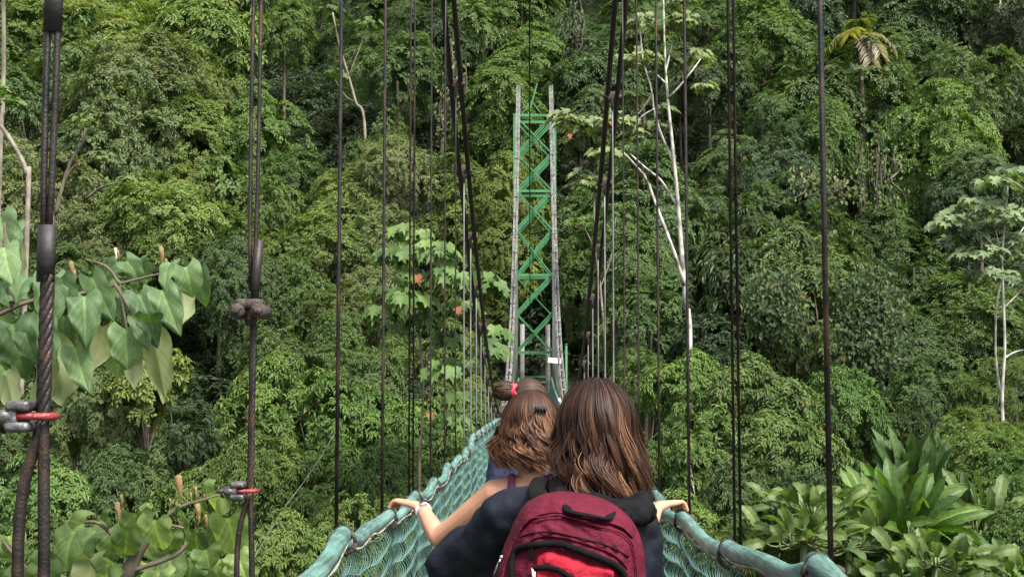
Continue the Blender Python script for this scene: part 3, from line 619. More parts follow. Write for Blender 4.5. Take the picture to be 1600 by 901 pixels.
rosette_tree('pale_trunk_tree', 'slim double trunked pale tree with open crown of large leaves at the right edge', (1568, 712),
    [([(1568, 690), (1566, 620), (1570, 540), (1568, 470), (1566, 400), (1572, 330), (1575, 290)], 6, 2), ([(1567, 640), (1556, 560), (1557, 480), (1566, 420), (1556, 360)], 4, 2),
     ([(1567, 440), (1545, 415), (1515, 395)], 3, 1.3), ([(1569, 480), (1590, 460), (1610, 440)], 3, 1.5), ([(1568, 560), (1585, 550), (1605, 545)], 3, 1.5), ([(1566, 400), (1590, 370), (1605, 345)], 2.6, 1.2), ([(1566, 405), (1540, 370), (1500, 345)], 2.8, 1.2)],
    [(1490, 340, 30), (1520, 320, 28), (1552, 285, 28), (1580, 275, 26), (1530, 360, 26), (1480, 380, 26), (1510, 400, 30), (1545, 395, 28), (1575, 350, 28), (1600, 330, 30), (1590, 400, 28), (1560, 430, 24), (1605, 440, 26), (1600, 375, 26), (1480, 350, 24), (1545, 330, 24), (1525, 430, 20)],
    26, 19, (.125, .175, .085), 13, 'pale_bark', 'pale trunked trees', per=20)
rosette_tree('young_big_leaved_tree', 'young tree with lobed star shaped leaves and orange dead leaves left of the main cable', (655, 800),
    [([(655, 770), (658, 690), (661, 600), (655, 520), (645, 440), (640, 370)], 5, 3), ([(661, 590), (685, 520), (710, 470), (750, 430)], 4, 2), ([(657, 560), (625, 520), (610, 490)], 3, 2), ([(661, 610), (710, 580), (735, 560)], 3, 1.8)],
    [(640, 365, 34), (665, 385, 30), (620, 400, 26), (690, 395, 24), (610, 455, 28), (640, 470, 36), (600, 490, 28), (625, 510, 26), (660, 500, 26), (700, 430, 30), (730, 440, 32), (760, 445, 28), (720, 480, 28), (700, 530, 26), (690, 580, 30), (725, 570, 28), (760, 545, 28), (640, 435, 26), (720, 620, 28), (600, 395, 20), (710, 660, 20), (775, 520, 20)],
    20, 24, (.088, .155, .042), 17, 'bark', None, per=22, hang=1.1, oranges=((652, 430, 15), (715, 480, 14), (672, 645, 12)))
rosette_tree('leaning_trunk_tree', 'tree with bare brown leaning trunk and side branch on the far left', (78, 400),
    [([(80, 380), (88, 330), (98, 290), (112, 250), (128, 225), (134, 200)], 8, 4), ([(95, 300), (115, 260), (150, 250)], 3, 1.5), ([(135, 310), (160, 292), (200, 283)], 5, 2)],
    [(134, 190, 26), (155, 245, 18), (200, 280, 15)], 44, 12, OL, 19, 'bark', None, per=30)
rosette_tree('curved_trunk_tree', 'tree with curved pale brown trunk entering at the left edge', (42, 340),
    [([(44, 310), (42, 275), (32, 245), (14, 215), (-6, 185), (-20, 150)], 8, 6)], [(-10, 140, 35), (10, 160, 25)], 40, 12, G, 23, 'mid_bark', None, per=30)
rosette_tree('grey_trunk_tree', 'pale grey straight trunk cut by the top left corner', (2, 330),
    [([(0, 250), (4, 170), (6, 60), (4, -40), (4, -120)], 8, 6)], [(10, -60, 40), (-20, -30, 40)], 42, 12, G, 29, 'mid_bark', None, per=30)
rosette_tree('slender_trunk_tree', 'slender grey trunk standing between tower and the long haired head', (947, 610),
    [([(946, 580), (944, 520), (938, 450), (930, 380), (928, 300)], 5, 2.5), ([(938, 450), (955, 400), (962, 340)], 2, 1), ([(934, 400), (915, 360), (900, 350)], 2, 1)], [(928, 300, 24), (962, 335, 18), (900, 345, 18), (930, 350, 16)], 42, 12, MG, 31, 'mid_bark', 'pale trunked trees', per=20)
rosette_tree('dead_topped_tree', 'thin bare grey trunk leaning among dark trees at top left of centre', (575, 230),
    [([(570, 200), (556, 160), (545, 120), (530, 70), (520, 20)], 5, 2.5), ([(556, 160), (540, 150), (520, 120)], 2.2, 1), ([(545, 120), (560, 80), (575, 40)], 2.4, 1)], [(520, 20, 30), (575, 40, 24), (520, 115, 18)], 60, 12, MG, 37, 'mid_bark', None, per=26)

# hanging lianas
def liana(label, x0, x1, y0, y1, Y, n, color, seed, leafy=.5, name='hanging_liana', leafpx=7):
    rg = np.random.default_rng(seed); o0 = nat((x0 + x1) / 2, y0, Y); root = empty(name, tuple(o0), label, 'climbing plant', 'hanging climbers')
    m = MB(); PP = []
    for k in range(n):
        x = rg.uniform(x0, x1); e = y0 + (y1 - y0) * rg.uniform(.45, 1) * (1 - .5 * abs((x - (x0 + x1) / 2) / (x1 - x0)) ** 1.5)
        ys_ = y0 + rg.uniform(-.25, .5) * (y1 - y0) * (1 if k % 3 else .2)
        P = [nat(x + rg.normal() * 3 * j, ys_ + (e - ys_) * j / 4, Y + rg.uniform(-.4, .4)) for j in range(5)]; P = smooth_path(P, 12) - o0
        if leafy < 1: m.tube(P, rg.uniform(.018, .05), 4, cap=False)
        q = P[rg.integers(0, 12, int(40 * leafy) + 1)]; PP.append(q + rg.normal(size=q.shape) * .16)
    if m.n: m.build('stem', M['vine'], root)
    P = np.vstack(PP); k = len(P); L_ = rg.uniform(.7, 1.3, k) * leafpx / F * Y
    V, Fa, t, o = leaves_arrays(P, rg.normal(size=(k, 3)) * .5 + np.array((0, -.2, -1)), unit(rg.normal(size=(k, 3)) * .4 + np.array((0, -1, .5))), L_, L_ * .6, T_DIAMOND, rg.uniform(0, 1, k), rg.uniform(0, 1, k))
    c = mesh_np('foliage', V, [Fa], M['leaf'], root, False, {'tint': t, 'odd': o}); c.color = (*color, 1)
liana('curtain of brown bare lianas hanging below the big tree right of the thickest hanger', 1320, 1415, 235, 380, 50, 24, MG, 1, .6)
liana('brown lianas hanging below the same crown, left of the bare ones', 1240, 1330, 260, 330, 50, 12, OL, 2, .8)
liana('green ivy curtain tapering to a point right of the thickest hanger', 1320, 1395, 440, 610, 33, 60, (.05, .082, .030), 3, 1.4, 'ivy_curtain', 9)
liana('small green ivy tuft hanging between the thick right hangers', 1180, 1245, 440, 530, 33, 34, (.05, .082, .030), 4, 1.2, 'ivy_curtain', 9)
liana('grey brown lianas beside the left main cable high up', 690, 728, 110, 300, 58, 18, OL, 5, .5)
liana('pale lianas in the dark gap at the top, right of the tower', 870, 915, 20, 110, 66, 22, DG, 6, .3)

# palm
def frond(m, L, base, d, length, droop, color_t, leafl, rg):
    """arching pinnate frond"""
    base = np.array(base); d = unit(np.array(d, float)); P = []
    for t in np.linspace(0, 1, 16): P.append(base + d * length * t + np.array((0, 0, -droop * length * t * t)))
    P = np.array(P); m.tube(P, np.linspace(.05, .012, 16), 5)
    Tn = unit(np.gradient(P, axis=0)); out = []
    for k in range(2, 16):
        for s in (-1, 1):
            for q in (0, .5):
                i2 = min(15, k + q); b = P[int(i2)] * (1 - (i2 % 1)) + P[min(15, int(i2) + 1)] * (i2 % 1); sd_ = unit(np.cross(Tn[k], (0, 0, 1))) * s
                out.append((b, unit(sd_ + Tn[k] * .6 + np.array((0, 0, -.5)) + rg.normal(size=3) * .1)))
    L.append((np.array([a for a, _ in out]), np.array([b for _, b in out]), leafl, color_t))
def palm(label, x, y, Y, specs, name='palm_tree'):
    rg = np.random.default_rng(5); c = nat(x, y, Y); g = gz(c[0], c[1]); origin = np.array((c[0], c[1], min(g, c[2] - 2) - .2))
    root = empty(name, tuple(origin), label, 'palm')
    m = MB(); m.tube(smooth_path([(0, 0, 0), (.1, 0, (c[2] - origin[2]) * .5), c - origin], 8), np.linspace(.16, .11, 8), 8); m.build('trunk', M['bark'], root)
    for d, ln, dr, colr in specs:
        ln *= 1.3; fm, LL = MB(), []; frond(fm, LL, c - origin, d, ln, dr, .5, .75, rg); P, A, ll, t = LL[0]; n = len(P)
        fm.build('frond_rib', M['bark'], root)
        V, Fa, tt, oo = leaves_arrays(P, A, unit(rg.normal(size=(n, 3)) * .3 + np.array((0, -.4, 1))), np.full(n, ll), np.full(n, .10), T_DIAMOND, rg.uniform(.3, .8, n), np.zeros(n))
        o = mesh_np('frond', V, [Fa], M['leaf'], root, False, {'tint': tt, 'odd': oo}); o.color = (*colr, 1)
PG, PD, PY = (.15, .20, .04), (.36, .32, .25), (.28, .27, .05)
palm('small palm with yellow green and withered grey fronds high on the right', 1343, 64, 60.5, [((-1, -.2, 1.2), 1.9, .9, PG), ((-.2, -.4, 1.5), 1.6, .5, PG), ((-.5, -.8, 1.1), 1.9, .8, PY), ((.3, -.3, 1.6), 1.4, .3, PG), ((.9, -.4, .9), 1.7, .9, PD), ((.35, -.9, .7), 1.6, 1.1, PD), ((-1, .2, .7), 1.7, 1.0, PY), ((.7, .3, 1.2), 1.6, .9, PG), ((.05, -1, .4), 1.4, 1.2, PD)])

# banana-like plant and its low companions
def paddle_plant(name, label, x, y, Y, n, Lm, wm, color, seed, up=1.0, group=None, fan=1.0, tones=(0.1, .8), wide=.22):
    rg = np.random.default_rng(seed); c = nat(x, y, Y); g = gz(c[0], c[1]); root = empty(name, tuple(c), label, 'plant', group)
    if g < c[2]: pass
    L = Leaves(); m = MB()
    for k in range(n):
        a = rg.uniform(0, 2 * math.pi); lean = rg.uniform(.05, 1.0) ** .8 * fan
        d = unit(np.array((math.cos(a) * lean, math.sin(a) * lean * .8, up * rg.uniform(.75, 1.1))))
        st_ = rg.uniform(.25, .5) * Lm; b0 = np.array((math.cos(a), math.sin(a), .25 * rg.uniform(-1, 1))) * wide * Lm * rg.uniform(0, 1)
        b = b0 + d * st_; ln = Lm * rg.uniform(.7, 1.15); tip = b + unit(d + np.array((0, 0, -.42 * fan * lean))) * ln
        nr = np.cross(d, np.cross(np.array((0, 0, 1.0)) + rg.normal(size=3) * .3, d)); nr = nr if nr[2] > 0 else -nr
        if rg.uniform() < .5: nr = nr * .5 + np.array((0, -1, .2))
        L.add(b, tip, nr, wm * rg.uniform(.75, 1.25), rg.uniform(*tones), T=PAD, curl=1.0, bend=.25 * fan, twist=rg.uniform(-.6, .6))
        m.tube(smooth_path([(0, 0, 0), b0, b], 7), .014, 5)
    L.build('leaves', M['paddle'], root, color, (0, 0, 0)); m.build('stalks', M['stalk'], root)
    # root stock down to the ground
    if g < c[2] - .1:
        q = MB(); q.tube(smooth_path([(0, 0, g - c[2] - .2), (0, 0, .1)], 4), .05, 8); q.build('stem', M['stalk'], root)
M['paddle'] = leaf_material('paddle_leaf', trans=.35, rough=.5, spots=False, veins=True)
M['stalk'] = simple('stalk', (.06, .09, .02), (.12, .16, .05), .6, 0, bump=0)
paddle_plant('banana_like_plant', 'large plant of upright paddle shaped leaves at the lower right', 1390, 868, 19, 120, 1.05, .17, (.060, .122, .024), 41, .85, None, 1.35, (0.0, 1.0), .3)
paddle_plant('banana_like_plant', 'smaller clump of bluish paddle leaves behind the large paddle leaved plant', 1430, 820, 21, 46, 1.1, .19, (.065, .115, .04), 42, 1.2, None, .6)
paddle_plant('banana_like_plant', 'paddle leaved clump right of the large one, under the willowy bush', 1530, 850, 19.5, 22, .8, .17, (.075, .12, .035), 43, .9, None, .9)
VG = (.074, .12, .040)
for q, (x, y, lab) in enumerate([(1255, 845, 'low plant of pale edged leaves left of the thickest right hanger, above the handrail'), (1325, 858, 'low pale leaved plant right beside the thickest right hanger'),
        (1390, 900, 'low pale leaved plant in front of the large paddle plant'), (1460, 880, 'low yellow tipped plant right of the large paddle plant'), (1270, 800, 'low pale leaved plant between bush and the thickest right hanger'),
        (1530, 900, 'low broad leaved plant on the bottom edge near the right corner'), (1430, 925, 'low green plant cut by the bottom edge at right'), (1590, 905, 'low broad leaved plant in the bottom right corner'), (1340, 920, 'low green plant on the bottom edge right of the tube end')]):
    paddle_plant('pale_leaved_plant', lab, x, y, 17.5 + (q % 3) * .6, 46, .40, .15, VG if q < 5 else (.065, .12, .035), 50 + q, .45, 'low pale leaved plants by the right rail', 1.2, (.2, 1.0), wide=1.5)

# ------------------------------------------------------------------ suspension bridge
K = .62 / .75
def cable_z(Y):
    Y = np.asarray(Y, float); u = Y / K
    return K * (-.55 + np.where(u < 26.7, .0147, .0163) * (u - 26.7) ** 2)
def cable_x(Y): return np.interp(Y, [-40, 30, 47], [.62, .62, .64])
def deck_z(Y): return -1.55 + 1.05 * np.clip((np.asarray(Y, float) - 18) / 28, 0, 1) ** 2
RL = ([-40, 0, 2.6, 3.8, 5.0, 7.2, 8.5, 10.8, 11.6, 18, 20], [-.47, -.46, -.46, -.44, -.50, -.53, -.51, -.51, -.42, -.44, -.45])
RR = ([-40, 1.2, 2.55, 3.75, 4.95, 7, 10.8, 12, 18, 20], [-.38, -.37, -.36, -.475, -.50, -.52, -.50, -.45, -.44, -.45])
def rail_z(Y, side):
    xs_, zs_ = (RL if side < 0 else RR)
    return np.interp(Y, xs_, zs_) + (deck_z(Y) + 1.55)
def rail_x(Y): return np.interp(Y, [0, 47], [.585, .60])
bridge = empty('suspension_bridge', (0, 20, -1.6), 'narrow hanging footbridge with teal net sides and dark wire cables', 'bridge')
def bpart(m, name, mat, parent=bridge, **k):
    for i_ in range(len(m.v)): m.v[i_] = m.v[i_] - np.array((0, 20, -1.6))
    return m.build(name, mat, parent, **k)
hY = {-1: [1.52 + 1.125 * n for n in range(-2, 39)], 1: [1.40 + 1.165 * n for n in range(-2, 38)]}
for side in (-1, 1):
    ynear = np.linspace(-30, 22, 120); yfar = np.linspace(22, 47.2, 70)
    for nm, yy, mat in (('main_cable', ynear, 'cable_dark'), ('main_cable', yfar, 'cable_grey')):  # same cable throughout; light on its far half is put into a paler colour
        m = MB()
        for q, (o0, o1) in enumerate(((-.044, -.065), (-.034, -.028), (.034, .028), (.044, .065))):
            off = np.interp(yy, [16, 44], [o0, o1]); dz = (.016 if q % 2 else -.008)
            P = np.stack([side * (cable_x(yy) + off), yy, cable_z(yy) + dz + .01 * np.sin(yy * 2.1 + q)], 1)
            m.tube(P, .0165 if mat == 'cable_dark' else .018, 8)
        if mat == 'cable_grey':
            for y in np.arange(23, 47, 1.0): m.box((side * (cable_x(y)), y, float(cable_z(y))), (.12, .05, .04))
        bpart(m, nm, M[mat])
    for n_, y in enumerate(hY[side]):
        x = float(cable_x(y)) * side; zt = float(cable_z(y)); zb = float(rail_z(y, side)) - .05
        if zt - zb < .12: zt = zb + .12
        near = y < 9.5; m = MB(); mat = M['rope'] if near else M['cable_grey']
        fork = side < 0 and n_ in (2, 3)
        rg = random.Random(int(y * 100) + side)
        if fork:
            r0 = .0046; z1 = float(at(410, 455, y).z) if n_ == 3 else float(at(60, 430, y).z); z2 = float(at(395, 765, y).z) if n_ == 3 else float(at(40, 655, y).z)
            sp = .0065 if n_ == 2 else .0085
            tw = np.linspace(zt, z1, 60)
            for s_ in (-1, 1):       # two strands above, drawn together below the splice
                spread = np.interp(tw, [z1, z1 + .10, z1 + .25], [.002, sp * .75, sp])
                m.tube(np.stack([x + s_ * spread, np.full(60, y), tw], 1), r0, 6)
            if n_ == 3: m.tube([(x + .004, y - .006, z1 - .06), (x + .010, y - .006, z1 + .04), (x + .016, y - .006, float(at(420, 376, y).z))], [.009, .010, .0105], 8)
            zz = np.linspace(z1, z2, 70)
            R2 = .0072 if n_ == 3 else .0085
            for a0 in np.linspace(0, 2 * math.pi, 5, endpoint=False):   # laid strands twisting round each other
                a_ = a0 + zz * 75
                m.tube(np.stack([x + R2 * .55 * np.cos(a_) + .004, y + R2 * .55 * np.sin(a_), zz], 1), R2 * .55, 5, cap=False)
            for s_ in (-1, 1):       # below the red clamp the loop opens towards the rail cable
                P = smooth_path([(x + .004, y, z2), (x + s_ * .014 - .006, y, z2 - .10), (x + s_ * .016 - .004, y, z2 - .25), (x + s_ * .008, y, min(zb, z2 - .4))], 14)
                m.tube(P, .0062 if n_ == 3 else .0078, 8)
        else:
            r0 = .0062 if y < 6.2 else (.0055 if near else .0068)
            dbl = (side < 0 and n_ in (6,)) or (side > 0 and n_ in (4,))
            P = np.array([(x, y, zt), (x * .995 , y, (zt + zb) / 2), (x * .985, y, zb)])
            if dbl:
                m.tube(P + (-.0095, 0, 0), .0046, 6); m.tube(P + (.0095, .01, 0), .0046, 6)
            else: m.tube(smooth_path(P, 8), r0, 8)
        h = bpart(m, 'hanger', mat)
        c = MB()                                           # saddle clamp on the main cable
        c.box((x, y, zt + .008), (.135, .045, .075), bev=.012).ball((x - .052, y - .025, zt), .024, 8).ball((x + .052, y - .025, zt), .024, 8).tube([(x, y - .01, zt - .02), (x, y - .01, zt - .10)], .013, 6)
        q = c; bpart(q, 'clamp', M['rust'], h)
        if fork:
            zc = float(at(413, 487, y).z) if n_ == 3 else float(at(36, 650, y).z)
            if n_ == 3:
                c = MB(); c.box((x, y - .012, zc + .016), (.060, .045, .022), bev=.009)
                for s_ in (-1, 1):
                    c.tube([(x + s_ * .024, y - .045, zc), (x + s_ * .024, y + .02, zc)], .0165, 10); c.tube([(x + s_ * .024, y - .054, zc), (x + s_ * .024, y - .044, zc)], .009, 6)
                c.tube([(x, y - .01, zc + .01), (x, y - .01, zc - .03)], .013, 8); bpart(c, 'bolt_clamp', M['rust'], h)
                zc = float(at(392, 766, y).z)
            kx = 1.0 if n_ == 3 else 1.0
            c = MB(); rr = .0125 * kx; cx = x + (.002)
            ang = np.linspace(-.62 * math.pi, .62 * math.pi, 18)
            c.tube(np.stack([cx + .0175 * np.cos(ang) , y - .002 + .017 * np.sin(ang), np.full(18, zc)], 1), .0048, 8)
            c.tube([(cx - .028, y - .017, zc), (cx + .002, y - .019, zc)], .0048, 8); c.tube([(cx - .028, y + .017, zc), (cx + .002, y + .017, zc)], .0048, 8)
            bpart(c, 'u_bolt', M['redpaint'], h)
            c = MB(); c.box((cx - .022, y, zc + .013), (.030, .052, .013), bev=.005).box((cx - .022, y, zc - .013), (.030, .052, .013), bev=.005).box((cx - .030, y, zc), (.015, .048, .030), bev=.005)
            for s_ in (-1, 1): c.tube([(cx - .050, y + s_ * .017, zc), (cx - .030, y + s_ * .017, zc)], .0095, 6)
            bpart(c, 'bolt_clamp', M['iron'], h)
            for s_ in (-1, 1):
                c = MB(); c.tube([(cx - .066, y + s_ * .017, zc), (cx - .048, y + s_ * .017, zc)], .0042, 8); bpart(c, 'bolt_end', M['rust'], h)
            if n_ == 2:
                c = MB(); c.tube([(x, y, float(at(60, 50, y).z)), (x, y, float(at(60, -60, y).z))], [.0125, .012], 12, flat=.7); bpart(c, 'tape_wrap', M['tape'], h); c = MB(); c.tube([(x + .001, y, float(at(60, 440, y).z)), (x + .001, y, float(at(60, 352, y).z))], [.0115, .0120], 12, flat=.75)
                bpart(c, 'tape_wrap', M['tape'], h)
        if y < 22:
            c = MB(); xr = side * float(rail_x(y)); zr = float(rail_z(y, side))
            ang = np.linspace(0, 2 * math.pi, 16)
            c.tube(np.stack([xr + .036 * np.cos(ang), np.full(16, y - .01), zr - .02 + .036 * np.sin(ang)], 1), .007, 6)
            c.box((xr + side * .036, y, zr - .015), (.028, .05, .035), bev=.008)
            bpart(c, 'rail_clamp', M['rust'], h)
    # padded handrail: one split tube between each pair of hangers
    ys_h = hY[side]
    for a_, b_ in zip(ys_h[:-1], ys_h[1:]):
        if b_ > 46: continue
        rg = random.Random(int(a_ * 77) + side * 5)
        t = np.linspace(0, 1, 26)
        z0, z1 = float(rail_z(a_, side)) - .020, float(rail_z(b_, side)) + .006
        P = np.stack([side * (rail_x(a_ + (b_ - a_) * t) + .006 * np.sin(t * 7 + rg.uniform(0, 6))), a_ + .03 + (b_ - a_ + .01) * t,
                      z0 + (z1 - z0) * t - (.018 + rg.uniform(-.008, .012)) * 4 * t * (1 - t) + .006 * np.sin(t * 9 + rg.uniform(0, 6))], 1)
        rr = (.0262 + .0015 * np.sin(t * 13 + a_)) * np.interp(t, [0, .03, .06, .94, .985, 1], [.82, .95, 1, 1.03, .98, .72]) * (1.0 if a_ < 3 else .95)
        m = MB(); m.tube(P, rr, 18); hr = bpart(m, 'handrail_tube', M['tube'])
        if a_ < 14:
            m = MB()
            seam = P[1:-1] + np.stack([np.full(24, -side * .024), np.zeros(24), -.016 + .007 * np.sin(t[1:-1] * 12 + a_)], 1)
            m.tube(seam, .0035 + .0015 * np.sin(t[1:-1] * 31), 5); bpart(m, 'seam', M['seam'] if 'seam' in M else M.setdefault('seam', simple('seam', (.14, .12, .10), (.34, .31, .27), .9, 0, scale=(30, 30, 30), bump=.3)), hr)
            m = MB(); ang = np.linspace(0, 2 * math.pi, 14)
            for e_ in (-2,):
                m.tube(np.stack([P[e_, 0] + .0285 * np.cos(ang), np.full(14, P[e_, 1]), P[e_, 2] + .0285 * np.sin(ang)], 1), .0028, 5)
            bpart(m, 'tie', M['tape'], hr)
    # netting
    def net_pt(y, v):
        """v 0 at the rail .. 1 at the deck"""
        zt_ = rail_z(y, side) - .045 - .03 * np.sin(np.pi * (((y - hY[side][0]) / (hY[side][1] - hY[side][0])) % 1)); zb_ = deck_z(y) + .0
        return np.stack([side * (rail_x(y) * (1 - v) + .40 * v + .05 * np.sin(np.pi * v) + .008 * np.sin(y * 5 + v * 9)), y + 0 * v, zt_ * (1 - v) + zb_ * v], -1)
    rows = 13; m = MB(); rg = np.random.default_rng(3 + side)
    yy = np.linspace(-2.5, 46, 420)
    for k_ in range(rows + 1):
        m.tube(net_pt(yy, np.full(420, k_ / rows) + .006 * np.sin(yy * 14 + k_)), .0034, 4, cap=False)
    for y0, y1, st_, rad in ((-2.5, 14, .056, .0026), (14, 26, .085, .0045), (26, 46, .18, .007)):
        ya = np.arange(y0, y1, st_)
        Yc, Kc = np.meshgrid(ya, np.arange(rows)); Yc = (Yc + rg.uniform(-.008, .008, Yc.shape)).ravel(); Kc = Kc.ravel()
        nseg = 6; tt_ = np.linspace(0, 1, nseg); n_a = len(Yc)
        bulge = rg.uniform(.012, .026, n_a)[:, None] * (st_ / .040) ** .4
        Yp = Yc[:, None] + bulge * np.sin(np.pi * tt_)[None] + .010 * tt_[None]
        Vp = (Kc[:, None] + tt_[None]) / rows
        P = net_pt(Yp, Vp); P[..., 0] -= side * .012 * np.sin(np.pi * tt_)[None]
        T_ = unit(np.gradient(P, axis=1)); A = unit(np.cross(T_, np.array((side * 1.0, 0, 0)))); B = np.cross(A, T_)
        an = np.array([0, .5, 1, 1.5]) * np.pi
        V = (P[:, :, None] + rad * (np.cos(an)[None, None, :, None] * A[:, :, None] + np.sin(an)[None, None, :, None] * B[:, :, None])).reshape(-1, 3)
        i0 = (np.arange(n_a)[:, None, None] * nseg + np.arange(nseg - 1)[None, :, None]) * 4; j0 = np.arange(4)[None, None]; j1 = (j0 + 1) % 4
        m.add(V, np.stack([i0 + j0, i0 + j1, i0 + 4 + j1, i0 + 4 + j0], -1).reshape(-1, 4))
    bpart(m, 'netting', M['net'])
m = MB(); yy = np.arange(-2.6, 46.5, .16)
for y in yy: m.box((0, y, float(deck_z(y)) - .02 + .004 * math.sin(y * 40)), (.84, .15, .035))
bpart(m, 'deck', M['deck'], smooth=False)
m = MB()
for s_ in (-1, 1):
    y = np.linspace(-30, 46.8, 80); m.tube(np.stack([np.full(80, s_ * .36), y, deck_z(y) - .06], 1), .02, 6)
bpart(m, 'deck_cable', M['cable_dark'])

# overhead centre wire
m = MB(); y = np.linspace(-30, 54, 40); m.tube(np.stack([-.0042 * y - .0, y, 8.5 - .149 * y], 1), .012, 6)
tag(m.build('overhead_wire', M['cable_dark'], origin=(0, 0, 8.5)), 'thin dark wire running straight down the middle in front of the green tower', 'wire')
m = MB(); P = smooth_path([at(560, 610, 26), at(500, 715, 22), at(440, 800, 19), at(380, 900, 17)], 20); m.tube(P, .006, 4)
tag(m.build('guy_wire', M['cable_grey'], origin=tuple(P[0])), 'thin pale wire slanting down through the bushes left of the handrail', 'wire')
a, b = at(806, 188, 47.4), at(742, 300, 51); m = MB(); m.tube(smooth_path([a, (a + b) / 2 + Vector((0, 0, -.1)), b], 10), .022, 5)
tag(m.build('guy_wire', M['cable_grey'], origin=tuple(a)), 'pale stay wire slanting left from the top of the green tower', 'wire')

# ------------------------------------------------------------------ tower
TY = 47.3; tower = empty('lattice_tower', (0, TY + .6, -2.2), 'tall green steel lattice tower at the far end of the footbridge', 'tower')
def tpart(m, name, mat, parent=tower, **k):
    for i_ in range(len(m.v)): m.v[i_] = m.v[i_] - np.array((0, TY + .6, -2.2))
    return m.build(name, mat, parent, **k)
zy = lambda py: (610 - py) / F * TY
D = 1.2
for sx in (-1, 1):
    for yy_ in (TY, TY + D):
        m = MB(); m.box((sx * .765, yy_, (zy(172) - 2.6) / 2), (.16, .14, zy(172) + 2.6))
        for py in (235, 295, 358, 430, 490, 550): m.box((sx * .765, yy_, zy(py)), (.22, .17, .05))
        tpart(m, 'leg', M['tower_green'], smooth=False)
    m = MB(); m.bar((sx * .66, TY + .3, zy(172)), (sx * .62, TY + .3, zy(132)), .10, .10); tpart(m, 'saddle_post', M['tower_green'], smooth=False)
lv = [178, 237, 296, 358, 430, 490, 550]
for yy_ in (TY, TY + D):
    for py in (175, 296, 429, 550): m = MB(); m.box((0, yy_ + .003, zy(py)), (1.40, .10, .10)); tpart(m, 'crossbeam', M['tower_green'], smooth=False)
    for a_, b_ in zip(lv[:-1], lv[1:]):
        m = MB(); m.bar((-.69, yy_ + .05, zy(b_)), (.69, yy_ + .05, zy(a_)), .075, .05, up=(0, 1, 0)); m.bar((-.69, yy_ + .012, zy(b_) + .10), (.69, yy_ + .012, zy(a_) + .10), .05, .04); tpart(m, 'brace', M['tower_green'], smooth=False)
        if yy_ > TY or a_ not in (430,):
            m = MB(); m.bar((.69, yy_ - .05, zy(b_)), (-.69, yy_ - .05, zy(a_)), .045, .04, up=(0, 1, 0)); tpart(m, 'brace', M['tower_green'], smooth=False)
for sx in (-1, 1):
    for a_, b_ in zip(lv[:-1], lv[1:]):
        m = MB(); m.bar((sx * .765, TY + .08, zy(b_)), (sx * .765, TY + D - .08, zy(a_)), .035, .03, up=(1, 0, 0)); tpart(m, 'brace', M['tower_green'], smooth=False)
m = MB(); m.bar((-.25, TY + .1, zy(176)), (.10, TY + .1, zy(122)), .05, .05).bar((-.22, TY + .1, zy(176)), (-.10, TY + .1, zy(150)), .03, .03).bar((.30, TY + .1, zy(174)), (-.12, TY + .1, zy(150)), .03, .03).bar((-.55, TY + .1, zy(174)), (-.12, TY + .1, zy(150)), .03, .03)
tpart(m, 'mast', M['tower_green'], smooth=False)
m = MB()
for k_ in range(5): m.box((0, TY + 1.6 + k_ * .3, zy(600) - .55 + k_ * .22), (1.0, .32, .06))
tpart(m, 'step', M['tower_green'], smooth=False)
M['concrete'] = simple('concrete', (.16, .155, .14), (.33, .32, .30), .9, 0, scale=(1.5, 1.5, 3), bump=.3)
for sx in (-1, 1):
    m = MB(); m.tube([(sx * .52, TY + .6, -2.4), (sx * .50, TY + .6, zy(505))], .09, 10); tpart(m, 'pipe', M['concrete'])
    m = MB(); m.box((sx * .95, TY + .6, -1.6), (.5, 1.6, 1.6), bev=.03); tpart(m, 'footing', M['concrete'], smooth=False)
def sheet(px0, py0, px1, py1, Y, label, rot):
    c = at((px0 + px1) / 2, (py0 + py1) / 2, Y); wd, ht = (px1 - px0) / F * Y, (py1 - py0) / F * Y
    m = MB(); m.box((0, 0, 0), (wd, .02, ht), bev=.004); o = m.build('notice_plate', M['white_sheet'], smooth=False); o.location = c; o.rotation_euler = (0, rot, R(6))
    tag(o, label, 'sign', 'white plates tied to the tower')
sheet(856, 559, 878, 567, 33.0, 'small white horizontal plate fixed beside the right leg of the tower', R(5))
sheet(873, 621, 884, 635, 30, 'small white paper tied low on the right tower cable above the heads', R(-8))
m = MB(); c = at(885, 620, 44); tp = at(885, 538, 44); m.tube([(0, 0, -2.2 - c.z), (0, 0, tp.z - c.z)], .05, 10).tube([(0, 0, tp.z - c.z - .02), (0, 0, tp.z - c.z + .03)], .06, 10)
o = m.build('steel_post', M['tower_green']); o.location = c; tag(o, 'slim green steel post right of the tower foot', 'post')

# ------------------------------------------------------------------ people
def cloth(name, c1, c2, rough=.7, scale=(6, 6, 6), bump=.5, bscale=9, sheen=0, spec=.15):
    m = simple(name, c1, c2, rough, 0, scale=scale, bump=bump, bscale=bscale, spec=spec)
    m.node_tree.nodes['Principled BSDF'].inputs['Sheen Weight'].default_value = sheen
    for n in m.node_tree.nodes:
        if n.type == 'BUMP': n.inputs['Distance'].default_value = .03
    return m
M['skin'] = simple('skin', (.42, .205, .125), (.52, .27, .17), .5, 0, scale=(7, 7, 7), bump=.08, bscale=300)
M['skin_pale'] = simple('skin_pale', (.56, .32, .23), (.64, .38, .28), .5, 0, scale=(7, 7, 7), bump=.08, bscale=300)
for k in ('skin', 'skin_pale'):
    P = M[k].node_tree.nodes['Principled BSDF']; P.inputs['Subsurface Weight'].default_value = .12; P.inputs['Subsurface Radius'].default_value = (.02, .008, .004); P.inputs['Subsurface Scale'].default_value = .5
M['navy'] = cloth('navy_jacket', (.0035, .0052, .010), (.006, .0085, .015), .65, spec=.22)
